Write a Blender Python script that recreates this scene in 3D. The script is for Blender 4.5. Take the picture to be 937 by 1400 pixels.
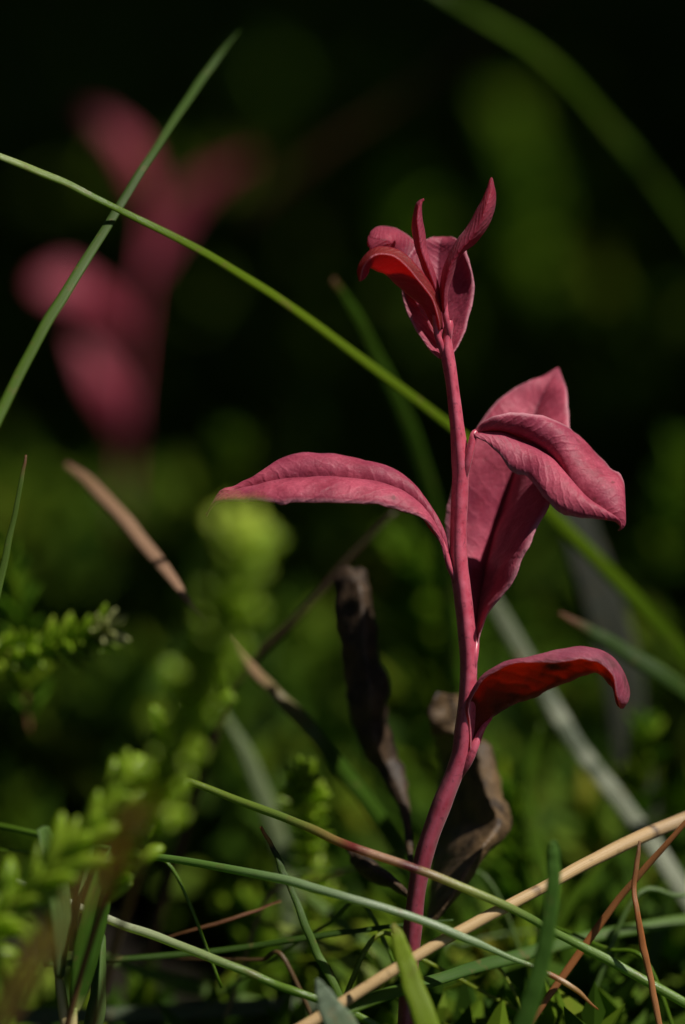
import bpy, math, random
import numpy as np
from mathutils import Vector, Matrix, noise as mnoise

random.seed(7)
rng = np.random.default_rng(7)
scene = bpy.context.scene
for o in list(bpy.data.objects):
    bpy.data.objects.remove(o)

# ------------------------------------------------------------------ camera, sky, sun, exposure
D = 0.85                       # metres from the lens to the seedling
FPX = 5950.0                   # focal length in photo pixels (photo 937 x 1400)
PITCH = math.radians(11.0)     # looking slightly down
CAM_H = 0.302
cam_d = bpy.data.cameras.new('camera')
cam = bpy.data.objects.new('camera', cam_d)
scene.collection.objects.link(cam)
cam.location = (0.0, -D * math.cos(PITCH), CAM_H)
cam.rotation_euler = (math.pi / 2 - PITCH, 0, 0)
cam_d.sensor_fit = 'VERTICAL'
cam_d.sensor_height = 36.0
cam_d.lens = 36.0 * FPX / 1400.0
cam_d.clip_start = 0.01
cam_d.clip_end = 400.0
cam_d.dof.use_dof = True
cam_d.dof.focus_distance = D
cam_d.dof.aperture_fstop = 5.0
cam_d.dof.aperture_blades = 0
scene.camera = cam

SUN = Vector((0.49, -0.17, 0.855)).normalized()      # direction towards the sun
world = bpy.data.worlds.new('World')
scene.world = world
world.use_nodes = True
wn = world.node_tree
wn.nodes.clear()
w_out = wn.nodes.new('ShaderNodeOutputWorld')
w_bg = wn.nodes.new('ShaderNodeBackground')
w_sky = wn.nodes.new('ShaderNodeTexSky')
w_sky.sky_type = 'NISHITA'
w_sky.sun_disc = False
w_sky.sun_elevation = math.asin(SUN.z)
w_sky.sun_rotation = math.atan2(SUN.x, SUN.y)
w_bg.inputs['Strength'].default_value = 0.05
wn.links.new(w_sky.outputs['Color'], w_bg.inputs['Color'])
wn.links.new(w_bg.outputs['Background'], w_out.inputs['Surface'])

sun_d = bpy.data.lights.new('sun', 'SUN')
sun_d.energy = 5.0
sun_d.angle = math.radians(0.5)
sun_d.color = (1.0, 0.95, 0.87)
sun_o = bpy.data.objects.new('sun', sun_d)
scene.collection.objects.link(sun_o)
sun_o.rotation_euler = (-SUN).to_track_quat('-Z', 'Y').to_euler()
sun_o.location = (2, -2, 4)

vs = scene.view_settings
vs.view_transform = 'Standard'
vs.look = 'None'
vs.gamma = 1.0
vs.use_curve_mapping = False
vs.exposure = -0.03
scene.render.engine = 'CYCLES'
scene.cycles.use_denoising = True
scene.cycles.max_bounces = 8
scene.cycles.transparent_max_bounces = 8
scene.cycles.sample_clamp_indirect = 4.0

# ------------------------------------------------------------------ helpers
CR = Vector((1, 0, 0))
CF = Vector((0, math.cos(PITCH), -math.sin(PITCH)))
CU = Vector((0, math.sin(PITCH), math.cos(PITCH)))
CL = Vector(cam.location)
PX = D / FPX                    # metres per photo pixel at the seedling


def P(px, py, d=0.0):
    """World point seen at photo pixel (px, py), d metres behind the plane of the seedling."""
    z = D + d
    return CL + CF * z + CR * ((px - 468.5) / FPX * z) + CU * ((700.0 - py) / FPX * z)


def ground_at(px, d):
    p = P(px, 700, d)
    return Vector((p.x, p.y, 0.0))


def catmull(pts, n):
    """n samples along a Catmull-Rom curve through pts (array k x m)."""
    a = np.asarray(pts, float)
    k = len(a)
    if k == 2:
        t = np.linspace(0, 1, n)[:, None]
        return a[0] * (1 - t) + a[1] * t
    ext = np.vstack([2 * a[0] - a[1], a, 2 * a[-1] - a[-2]])
    out = []
    for s in np.linspace(0, k - 1, n):
        i = min(int(s), k - 2)
        f = s - i
        p0, p1, p2, p3 = ext[i], ext[i + 1], ext[i + 2], ext[i + 3]
        out.append(0.5 * (2 * p1 + (p2 - p0) * f + (2 * p0 - 5 * p1 + 4 * p2 - p3) * f * f
                          + (3 * p1 - p0 - 3 * p2 + p3) * f ** 3))
    return np.array(out)


def link(o, parent=None):
    scene.collection.objects.link(o)
    if parent is not None:
        o.parent = parent
        o.matrix_parent_inverse = parent.matrix_world.inverted()
    return o


def mesh_obj(name, verts, faces, mat, parent=None, uvs=None, smooth=True):
    me = bpy.data.meshes.new(name)
    me.from_pydata([tuple(v) for v in verts], [], faces)
    if uvs is not None:
        layer = me.uv_layers.new(name='UVMap')
        li = np.zeros(len(me.loops), dtype=np.int32)
        me.loops.foreach_get('vertex_index', li)
        layer.data.foreach_set('uv', np.asarray(uvs, float)[li].ravel())
    if smooth:
        me.polygons.foreach_set('use_smooth', [True] * len(me.polygons))
    me.materials.append(mat)
    me.update()
    o = bpy.data.objects.new(name, me)
    link(o)
    if parent is not None:
        o.parent = parent
        o.matrix_parent_inverse = Matrix.Translation(-parent.location)
    return o


def thing(name, label, cat, loc, group=None):
    o = bpy.data.objects.new(name, None)
    o.empty_display_size = 0.01
    scene.collection.objects.link(o)
    o.location = loc
    o['label'] = label
    o['category'] = cat
    if group:
        o['group'] = group
    return o


def tag(o, label, cat, group=None):
    o['label'] = label
    o['category'] = cat
    if group:
        o['group'] = group
    return o


# ------------------------------------------------------------------ materials
def new_mat(name):
    m = bpy.data.materials.new(name)
    m.use_nodes = True
    nt = m.node_tree
    nt.nodes.clear()
    return m, nt


def N(nt, kind, **kw):
    n = nt.nodes.new(kind)
    for k, v in kw.items():
        setattr(n, k, v)
    return n


def ramp(nt, stops, interp='LINEAR'):
    r = N(nt, 'ShaderNodeValToRGB')
    r.color_ramp.interpolation = interp
    el = r.color_ramp.elements
    while len(el) > 1:
        el.remove(el[-1])
    el[0].position = stops[0][0]
    el[0].color = (*stops[0][1], 1)
    for p, c in stops[1:]:
        e = el.new(p)
        e.color = (*c, 1)
    return r


def mixc(nt, fac, a, b, mode='MIX'):
    m = N(nt, 'ShaderNodeMix', data_type='RGBA', blend_type=mode)
    for s, v in (('Factor', fac), ('A', a), ('B', b)):
        sock = [i for i in m.inputs if i.name == s and (i.type == 'RGBA' if s != 'Factor' else i.type == 'VALUE')][0]
        if hasattr(v, 'default_value') or hasattr(v, 'is_linked'):
            nt.links.new(v, sock)
        else:
            sock.default_value = (*v, 1) if s != 'Factor' else v
    return [o for o in m.outputs if o.type == 'RGBA'][0]


def leaf_shader(nt, color, trans_color, trans, rough, spec=0.5, bump=None, sheen=0.0):
    """diffuse + gloss with light passing through the blade."""
    out = N(nt, 'ShaderNodeOutputMaterial')
    pb = N(nt, 'ShaderNodeBsdfPrincipled')
    tr = N(nt, 'ShaderNodeBsdfTranslucent')
    mx = N(nt, 'ShaderNodeMixShader')
    mx.inputs[0].default_value = trans
    for v, s in ((color, pb.inputs['Base Color']), (trans_color, tr.inputs['Color'])):
        if isinstance(v, tuple):
            s.default_value = (*v, 1)
        else:
            nt.links.new(v, s)
    pb.inputs['Roughness'].default_value = rough
    pb.inputs['Specular IOR Level'].default_value = spec
    if sheen:
        pb.inputs['Sheen Weight'].default_value = sheen
        pb.inputs['Sheen Roughness'].default_value = 0.45
        pb.inputs['Sheen Tint'].default_value = (1.0, 0.75, 0.85, 1)
    if bump is not None:
        nt.links.new(bump, pb.inputs['Normal'])
        nt.links.new(bump, tr.inputs['Normal'])
    nt.links.new(pb.outputs[0], mx.inputs[1])
    nt.links.new(tr.outputs[0], mx.inputs[2])
    nt.links.new(mx.outputs[0], out.inputs['Surface'])


def noise_node(nt, vec, scale, detail=4, rough=0.55):
    n = N(nt, 'ShaderNodeTexNoise')
    n.inputs['Scale'].default_value = scale
    n.inputs['Detail'].default_value = detail
    n.inputs['Roughness'].default_value = rough
    if vec is not None:
        nt.links.new(vec, n.inputs['Vector'])
    return n


def math_node(nt, op, a, b=None):
    n = N(nt, 'ShaderNodeMath', operation=op)
    for i, v in enumerate((a, b)):
        if v is None:
            continue
        if isinstance(v, (int, float)):
            n.inputs[i].default_value = v
        else:
            nt.links.new(v, n.inputs[i])
    return n.outputs[0]


def red_leaf_material(name, c_lo, c_hi, tcol, trans=0.42, rough=0.55, vein=0.3, blotch=0.0, sheen=0.05, rib_mix=0.7):
    m, nt = new_mat(name)
    geo = N(nt, 'ShaderNodeNewGeometry')
    uv = N(nt, 'ShaderNodeTexCoord')
    n1 = noise_node(nt, geo.outputs['Position'], 170, 5)
    n2 = noise_node(nt, geo.outputs['Position'], 1900, 3)
    r1 = ramp(nt, [(0.30, c_lo), (0.62, c_hi)])
    nt.links.new(n1.outputs['Fac'], r1.inputs['Fac'])
    r2 = ramp(nt, [(0.35, (0.84, 0.80, 0.82)), (0.65, (1.08, 1.08, 1.08))])
    nt.links.new(n2.outputs['Fac'], r2.inputs['Fac'])
    col = mixc(nt, 1.0, r1.outputs['Color'], r2.outputs['Color'], 'MULTIPLY')
    n3 = noise_node(nt, geo.outputs['Position'], 75, 3, 0.6)
    r3 = ramp(nt, [(0.42, (0, 0, 0)), (0.66, (1, 1, 1))])
    nt.links.new(n3.outputs['Fac'], r3.inputs['Fac'])
    col = mixc(nt, math_node(nt, 'MULTIPLY', r3.outputs['Color'], 0.5), col, tuple(c * k for c, k in zip(c_lo, (0.62, 0.8, 1.05))))
    # lateral veins: stripes that sweep forward from the midrib
    sep = N(nt, 'ShaderNodeSeparateXYZ')
    nt.links.new(uv.outputs['UV'], sep.inputs[0])
    av = math_node(nt, 'ABSOLUTE', math_node(nt, 'SUBTRACT', sep.outputs['Y'], 0.5))
    nz = noise_node(nt, geo.outputs['Position'], 260, 2)
    ph = math_node(nt, 'SUBTRACT', sep.outputs['X'], math_node(nt, 'MULTIPLY', av, 0.35))
    ph = math_node(nt, 'ADD', ph, math_node(nt, 'MULTIPLY', nz.outputs['Fac'], 0.09))
    s = math_node(nt, 'SINE', math_node(nt, 'MULTIPLY', ph, 62.0))
    s = math_node(nt, 'POWER', math_node(nt, 'ABSOLUTE', s), 6.0)
    net = N(nt, 'ShaderNodeTexVoronoi', feature='DISTANCE_TO_EDGE')
    net.inputs['Scale'].default_value = 420
    wv = noise_node(nt, geo.outputs['Position'], 500, 2)
    mv = N(nt, 'ShaderNodeVectorMath', operation='MULTIPLY_ADD')
    nt.links.new(wv.outputs['Color'], mv.inputs[0])
    mv.inputs[1].default_value = (0.0016, 0.0016, 0.0016)
    nt.links.new(geo.outputs['Position'], mv.inputs[2])
    nt.links.new(mv.outputs[0], net.inputs['Vector'])
    rn = ramp(nt, [(0.0, (0, 0, 0)), (0.16, (1, 1, 1))])
    nt.links.new(net.outputs['Distance'], rn.inputs['Fac'])
    hgt = math_node(nt, 'ADD', math_node(nt, 'MULTIPLY', s, vein),
                    math_node(nt, 'MULTIPLY', n2.outputs['Fac'], 0.28))
    hgt = math_node(nt, 'ADD', hgt, math_node(nt, 'MULTIPLY', rn.outputs['Color'], 0.13))
    inv = math_node(nt, 'SUBTRACT', 1.0, rn.outputs['Color'])
    col = mixc(nt, math_node(nt, 'MULTIPLY', inv, 0.16), col, c_lo)
    col = mixc(nt, math_node(nt, 'MULTIPLY', s, 0.10), col, tuple(min(1, c * 1.25 + 0.02) for c in c_hi))
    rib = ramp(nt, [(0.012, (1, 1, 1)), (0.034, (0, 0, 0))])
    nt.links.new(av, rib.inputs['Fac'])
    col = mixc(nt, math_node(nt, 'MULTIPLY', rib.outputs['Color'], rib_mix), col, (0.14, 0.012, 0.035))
    rim = ramp(nt, [(0.455, (0, 0, 0)), (0.492, (1, 1, 1))])  # paler margin: its own tone plus a painted edge highlight
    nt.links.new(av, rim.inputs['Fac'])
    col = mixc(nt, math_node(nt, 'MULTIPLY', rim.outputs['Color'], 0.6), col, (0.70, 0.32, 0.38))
    # scattered brown flecks
    nf = noise_node(nt, geo.outputs['Position'], 330, 2)
    rf = ramp(nt, [(0.70, (0, 0, 0)), (0.76, (1, 1, 1))])
    nt.links.new(nf.outputs['Fac'], rf.inputs['Fac'])
    col = mixc(nt, math_node(nt, 'MULTIPLY', rf.outputs['Color'], 0.6), col, (0.12, 0.03, 0.03))
    if blotch:
        nb = noise_node(nt, geo.outputs['Position'], 120, 3)
        rb = ramp(nt, [(0.55, (0, 0, 0)), (0.72, (1, 1, 1))])
        nt.links.new(nb.outputs['Fac'], rb.inputs['Fac'])
        col = mixc(nt, math_node(nt, 'MULTIPLY', rb.outputs['Color'], blotch), col, (0.055, 0.032, 0.016))
        tcol = mixc(nt, math_node(nt, 'MULTIPLY', rb.outputs['Color'], blotch), tcol, (0.05, 0.025, 0.006))
    # pale pores
    vo = N(nt, 'ShaderNodeTexVoronoi')
    vo.inputs['Scale'].default_value = 900
    nt.links.new(geo.outputs['Position'], vo.inputs['Vector'])
    rv = ramp(nt, [(0.10, (1, 1, 1)), (0.2, (0, 0, 0))])
    nt.links.new(vo.outputs['Distance'], rv.inputs['Fac'])
    col = mixc(nt, math_node(nt, 'MULTIPLY', rv.outputs['Color'], 0.10), col, (0.75, 0.5, 0.52))
    bp = N(nt, 'ShaderNodeBump')
    bp.inputs['Strength'].default_value = 0.5
    bp.inputs['Distance'].default_value = 0.0004
    nt.links.new(hgt, bp.inputs['Height'])
    leaf_shader(nt, col, tcol, trans, rough, 0.3, bp.outputs['Normal'], sheen)
    return m


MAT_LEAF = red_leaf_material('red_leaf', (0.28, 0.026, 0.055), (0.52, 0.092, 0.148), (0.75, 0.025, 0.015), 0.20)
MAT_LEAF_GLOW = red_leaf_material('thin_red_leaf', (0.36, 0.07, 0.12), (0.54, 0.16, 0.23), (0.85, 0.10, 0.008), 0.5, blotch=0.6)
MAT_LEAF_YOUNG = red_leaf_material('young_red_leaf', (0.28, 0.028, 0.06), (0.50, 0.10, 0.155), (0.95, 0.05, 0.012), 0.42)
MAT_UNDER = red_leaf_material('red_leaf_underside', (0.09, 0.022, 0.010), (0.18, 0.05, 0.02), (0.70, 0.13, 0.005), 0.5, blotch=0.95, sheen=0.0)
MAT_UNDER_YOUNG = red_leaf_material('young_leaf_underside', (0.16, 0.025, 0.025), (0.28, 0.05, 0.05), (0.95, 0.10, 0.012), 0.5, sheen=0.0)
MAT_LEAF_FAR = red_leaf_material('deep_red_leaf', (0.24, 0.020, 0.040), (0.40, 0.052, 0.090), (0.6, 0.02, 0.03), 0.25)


def stem_material():
    m, nt = new_mat('red_stem')
    geo = N(nt, 'ShaderNodeNewGeometry')
    n1 = noise_node(nt, geo.outputs['Position'], 400, 4)
    r1 = ramp(nt, [(0.3, (0.46, 0.045, 0.085)), (0.7, (0.62, 0.12, 0.18))])
    nt.links.new(n1.outputs['Fac'], r1.inputs['Fac'])
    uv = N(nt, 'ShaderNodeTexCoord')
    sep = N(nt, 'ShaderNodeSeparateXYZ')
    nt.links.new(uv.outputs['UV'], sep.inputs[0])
    rb = ramp(nt, [(0.0, (0.35, 0.30, 0.30)), (0.22, (0.45, 0.38, 0.42)), (0.36, (0.85, 0.8, 0.85)), (0.5, (1, 1, 1))])  # foot darker and purplish, shade from the grass put into the colour
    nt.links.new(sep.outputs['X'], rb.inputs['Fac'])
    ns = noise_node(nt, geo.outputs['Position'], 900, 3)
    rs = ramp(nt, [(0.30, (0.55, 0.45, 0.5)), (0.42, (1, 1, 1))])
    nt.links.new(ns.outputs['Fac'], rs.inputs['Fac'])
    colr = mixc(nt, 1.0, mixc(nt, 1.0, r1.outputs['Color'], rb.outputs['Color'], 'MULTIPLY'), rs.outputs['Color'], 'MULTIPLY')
    bp = N(nt, 'ShaderNodeBump')
    bp.inputs['Strength'].default_value = 0.3
    bp.inputs['Distance'].default_value = 0.0003
    nt.links.new(n1.outputs['Fac'], bp.inputs['Height'])
    out = N(nt, 'ShaderNodeOutputMaterial')
    pb = N(nt, 'ShaderNodeBsdfPrincipled')
    nt.links.new(colr, pb.inputs['Base Color'])
    pb.inputs['Roughness'].default_value = 0.42
    pb.inputs['Subsurface Weight'].default_value = 0.12
    pb.inputs['Subsurface Radius'].default_value = (1.0, 0.10, 0.08)
    pb.inputs['Subsurface Scale'].default_value = 0.0008
    pb.inputs['Sheen Weight'].default_value = 0.1
    pb.inputs['Coat Weight'].default_value = 0.35
    pb.inputs['Coat Roughness'].default_value = 0.3
    nt.links.new(bp.outputs['Normal'], pb.inputs['Normal'])
    nt.links.new(pb.outputs[0], out.inputs['Surface'])
    return m


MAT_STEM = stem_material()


def withered_material(name, lo, hi, trans=0.12):
    m, nt = new_mat(name)
    geo = N(nt, 'ShaderNodeNewGeometry')
    n1 = noise_node(nt, geo.outputs['Position'], 230, 6, 0.65)
    r1 = ramp(nt, [(0.33, lo), (0.62, hi)])
    nt.links.new(n1.outputs['Fac'], r1.inputs['Fac'])
    n2 = noise_node(nt, geo.outputs['Position'], 700, 5)
    bp = N(nt, 'ShaderNodeBump')
    bp.inputs['Strength'].default_value = 0.7
    bp.inputs['Distance'].default_value = 0.0008
    nt.links.new(n2.outputs['Fac'], bp.inputs['Height'])
    leaf_shader(nt, r1.outputs['Color'], hi, trans, 0.55, 0.4, bp.outputs['Normal'])
    return m


MAT_DEAD_DARK = withered_material('dark_withered_leaf', (0.014, 0.009, 0.006), (0.075, 0.045, 0.024), 0.05)
MAT_DEAD_TAN = withered_material('tan_withered_leaf', (0.022, 0.013, 0.007), (0.15, 0.092, 0.042), 0.03)


def blade_material(name, stops, rough=0.45, trans=0.35, spec=0.3, tmul=1.6, stripe=0.38):
    """grass: colour runs along the blade (UV x), with fine lengthwise streaks."""
    m, nt = new_mat(name)
    uv = N(nt, 'ShaderNodeTexCoord')
    geo = N(nt, 'ShaderNodeNewGeometry')
    sep = N(nt, 'ShaderNodeSeparateXYZ')
    nt.links.new(uv.outputs['UV'], sep.inputs[0])
    n0 = noise_node(nt, geo.outputs['Position'], 180, 4)
    u = math_node(nt, 'ADD', sep.outputs['X'], math_node(nt, 'MULTIPLY', math_node(nt, 'SUBTRACT', n0.outputs['Fac'], 0.5), 0.05))
    r = ramp(nt, stops)
    nt.links.new(u, r.inputs['Fac'])
    mp = N(nt, 'ShaderNodeMapping')
    mp.inputs['Scale'].default_value = (3.0, 40.0, 1.0)
    nt.links.new(uv.outputs['UV'], mp.inputs['Vector'])
    n1 = noise_node(nt, mp.outputs['Vector'], 1.0, 5, 0.6)
    r1 = ramp(nt, [(0.3, (1 - stripe,) * 3), (0.7, (1 + stripe,) * 3)])
    nt.links.new(n1.outputs['Fac'], r1.inputs['Fac'])
    col = mixc(nt, 1.0, r.outputs['Color'], r1.outputs['Color'], 'MULTIPLY')
    nd = noise_node(nt, geo.outputs['Position'], 320, 3, 0.6)
    rd = ramp(nt, [(0.60, (0, 0, 0)), (0.70, (1, 1, 1))])
    nt.links.new(nd.outputs['Fac'], rd.inputs['Fac'])
    col = mixc(nt, math_node(nt, 'MULTIPLY', rd.outputs['Color'], 0.45), col, (0.20, 0.13, 0.05))
    tc = mixc(nt, 1.0, col, (tmul, tmul * 1.1, tmul * 0.4), 'MULTIPLY')
    bp = N(nt, 'ShaderNodeBump')
    bp.inputs['Strength'].default_value = 0.4
    bp.inputs['Distance'].default_value = 0.0002
    nt.links.new(n1.outputs['Fac'], bp.inputs['Height'])
    leaf_shader(nt, col, tc, trans, rough, spec, bp.outputs['Normal'])
    return m


G_MID = (0.095, 0.18, 0.008)
G_DARK = (0.042, 0.095, 0.006)
G_YEL = (0.18, 0.24, 0.012)
G_PALE = (0.20, 0.25, 0.12)
TAN = (0.50, 0.34, 0.16)
RUST = (0.34, 0.12, 0.035)
BROWN = (0.16, 0.075, 0.03)


def foliage_material(name, stops, rough=0.5, trans=0.35, tcol_mul=(1.5, 1.5, 0.5), spec=0.4, scale=60):
    """leaf-by-leaf colour from the mesh island, with a little noise."""
    m, nt = new_mat(name)
    geo = N(nt, 'ShaderNodeNewGeometry')
    r = ramp(nt, stops)
    n1 = noise_node(nt, geo.outputs['Position'], scale, 3)
    f = math_node(nt, 'ADD', math_node(nt, 'MULTIPLY', geo.outputs['Random Per Island'], 0.6),
                  math_node(nt, 'MULTIPLY', math_node(nt, 'SUBTRACT', n1.outputs['Fac'], 0.3), 1.0))
    nt.links.new(f, r.inputs['Fac'])
    tc = mixc(nt, 1.0, r.outputs['Color'], tcol_mul, 'MULTIPLY')
    leaf_shader(nt, r.outputs['Color'], tc, trans, rough, spec)
    return m


# ------------------------------------------------------------------ shape builders
def leaf_blade(name, rows, mat, parent, bulge=0.0, thick=0.00028, nu=44, nv=9, wav=0.0, seed=0, edge=0.0, groove=0.0, under=None, top=True):
    """rows: ((left edge), (midrib), (right edge)) in photo pixels plus depth, from the stalk to the tip."""
    Lp = catmull([P(*r[0]) for r in rows], nu)
    Mp = catmull([P(*r[1]) for r in rows], nu)
    Rp = catmull([P(*r[2]) for r in rows], nu)
    cols = 2 * nv + 1
    G = np.zeros((nu, cols, 3))
    vlist = [math.copysign((abs(j - nv) / nv) ** 1.45, j - nv) for j in range(cols)]
    for j in range(cols):
        v = vlist[j]
        E = Lp if v < 0 else Rp
        a = abs(v)
        G[:, j] = Mp * (1 - a) + E * a
    du = np.gradient(G, axis=0)
    dv = np.gradient(G, axis=1)
    nn = np.cross(du, dv)
    nn /= (np.linalg.norm(nn, axis=2, keepdims=True) + 1e-12)
    view = np.array(-CF + 0.4 * CU)
    flipped = (nn @ view).mean() < 0
    if flipped:
        nn = -nn                   # bulge > 0 swells towards the viewer
    half = np.linalg.norm(Lp - Mp, axis=1) * 0.5 + np.linalg.norm(Rp - Mp, axis=1) * 0.5
    v = np.abs(np.array(vlist))
    dome = 4 * v * (1 - v)
    G += nn * (bulge * half[:, None] * dome[None, :])[:, :, None]
    if groove:
        prof = np.minimum(1, np.linspace(0, 6, nu)) * np.minimum(1, np.linspace(4, 0, nu))
        G -= nn * (groove * prof[:, None] * np.exp(-(v / 0.09) ** 2)[None, :])[:, :, None]
    if edge:
        G += nn * (edge * half[:, None] * (v ** 3)[None, :])[:, :, None]
    if wav:
        for i in range(nu):
            for j in range(cols):
                q = Vector(G[i, j]) * 160 + Vector((seed * 3.1, 0, 0))
                k = mnoise.noise(q) + 0.5 * mnoise.noise(q * 2.3)
                G[i, j] += nn[i, j] * (wav * k * (0.35 + 0.65 * v[j]) * min(1.0, 3.0 * i / nu))
    for i in range(2, nu - 2):                     # slightly uneven margins
        for j, e in ((0, 1), (cols - 1, cols - 2)):
            k = mnoise.noise(Vector((i * 0.45, seed * 5.3, j * 1.7)))
            G[i, j] += (G[i, j] - G[i, e]) * (0.22 * k)
    uu, vv = np.meshgrid(np.linspace(0, 1, nu), (np.array(vlist) + 1) / 2, indexing='ij')
    idx = np.arange(nu * cols).reshape(nu, cols)
    faces = [(int(idx[i, j]), int(idx[i, j + 1]), int(idx[i + 1, j + 1]), int(idx[i + 1, j]))
             for i in range(nu - 1) for j in range(cols - 1)]
    if flipped != top:
        faces = [f[::-1] for f in faces]          # face normals on the upper side of the leaf
    o = mesh_obj(name, G.reshape(-1, 3), faces, mat, parent, np.stack([uu.ravel(), vv.ravel()], 1))
    md = o.modifiers.new('thickness', 'SOLIDIFY')
    md.thickness = thick
    md.offset = 0.0
    if under is not None:
        o.data.materials.append(under)
        md.material_offset = 1
    return o


def tube_mesh(pts, rad, nseg=10, flat=1.0, ref=None, groove=0.0, ridge=0.0, ridge_at=0.0):
    """verts, faces, uvs of a tapered tube through pts; flat < 1 squashes it along the reference direction."""
    pts = np.asarray(pts, float)
    n = len(pts)
    ref = np.array(ref if ref is not None else (-CF + 0.5 * CU), float)
    tan = np.gradient(pts, axis=0)
    tan /= np.linalg.norm(tan, axis=1, keepdims=True) + 1e-12
    verts, uvs, faces = [], [], []
    for i in range(n):
        t = tan[i]
        b = np.cross(t, ref)
        b /= np.linalg.norm(b) + 1e-12
        c = np.cross(b, t)
        for k in range(nseg):
            a = 2 * math.pi * k / nseg
            rr = rad[i] * (1 + ridge * math.cos(3 * (a - ridge_at)))
            h = math.sin(a) * flat
            if groove and math.sin(a) > 0.3:
                h -= groove * (1 - abs(math.cos(a)))
            verts.append(pts[i] + (b * math.cos(a) + c * h) * rr)
            uvs.append((i / (n - 1), abs(2 * k / nseg - 1)))
    for i in range(n - 1):
        for k in range(nseg):
            k2 = (k + 1) % nseg
            faces.append((i * nseg + k, i * nseg + k2, (i + 1) * nseg + k2, (i + 1) * nseg + k))
    faces.append(tuple(range(nseg - 1, -1, -1)))
    faces.append(tuple((n - 1) * nseg + k for k in range(nseg)))
    return verts, faces, uvs


def tube(name, ctrl, mat, parent=None, nseg=10, n=None, flat=1.0, ref=None, groove=0.0, wob=0.0, seed=0, ridge=0.0, ridge_at=0.0, kink=0.0):
    """ctrl: (px, py, d, width in photo pixels)."""
    n = n or max(12, 7 * len(ctrl))
    pts = catmull([(*P(c[0], c[1], c[2]), c[3] * PX * (D + c[2]) / D * 0.5) for c in ctrl], n)
    rad = np.maximum(pts[:, 3], 0.00002)
    if kink:
        for i in range(n):
            for a in range(3):
                pts[i, a] += kink * PX * mnoise.noise(Vector((i * 0.21, a * 9.1, pts[0, 0] * 400)))
    if wob:
        rad = rad * (1 + wob * np.array([mnoise.noise(Vector((i * 0.23, seed * 7.7, 0))) for i in range(n)]))
    v, f, uv = tube_mesh(pts[:, :3], rad, nseg, flat, ref, groove, ridge, ridge_at)
    return mesh_obj(name, v, f, mat, parent, uv)


def root_loc(p):
    return Vector((p.x, p.y, 0.0))


# ------------------------------------------------------------------ ground
def build_ground():
    xs = np.concatenate([[-150, -40, -10, -3, -1.2], np.linspace(-0.7, 0.7, 71), [1.2, 3, 10, 40, 150]])
    ys = np.concatenate([[-60, -15, -4, -1.5], np.linspace(-0.9, 3.2, 150), [4.5, 8, 20, 60, 200]])
    verts = []
    for y in ys:
        for x in xs:
            q = Vector((x * 5, y * 5, 0))
            z = 0.0
            if abs(x) < 2 and -2 < y < 4:
                z = 0.022 * mnoise.noise(q) + 0.010 * mnoise.noise(q * 3.3) + 0.004 * mnoise.noise(q * 9) - 0.008
            verts.append((x, y, z))
    nx = len(xs)
    faces = [(j * nx + i, j * nx + i + 1, (j + 1) * nx + i + 1, (j + 1) * nx + i)
             for j in range(len(ys) - 1) for i in range(nx - 1)]
    m, nt = new_mat('wet_peat')
    geo = N(nt, 'ShaderNodeNewGeometry')
    n1 = noise_node(nt, geo.outputs['Position'], 30, 8, 0.65)
    r1 = ramp(nt, [(0.30, (0.006, 0.005, 0.004)), (0.50, (0.016, 0.012, 0.007)), (0.62, (0.020, 0.026, 0.008)), (0.78, (0.035, 0.05, 0.012))])
    nt.links.new(n1.outputs['Fac'], r1.inputs['Fac'])
    n2 = noise_node(nt, geo.outputs['Position'], 240, 6, 0.7)
    bp = N(nt, 'ShaderNodeBump')
    bp.inputs['Strength'].default_value = 0.9
    bp.inputs['Distance'].default_value = 0.004
    nt.links.new(n2.outputs['Fac'], bp.inputs['Height'])
    out = N(nt, 'ShaderNodeOutputMaterial')
    pb = N(nt, 'ShaderNodeBsdfPrincipled')
    nt.links.new(r1.outputs['Color'], pb.inputs['Base Color'])
    pb.inputs['Roughness'].default_value = 0.9
    pb.inputs['Specular IOR Level'].default_value = 0.15
    nt.links.new(bp.outputs['Normal'], pb.inputs['Normal'])
    nt.links.new(pb.outputs[0], out.inputs['Surface'])
    o = mesh_obj('ground', verts, faces, m)
    o['kind'] = 'structure'
    return o


build_ground()

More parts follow.
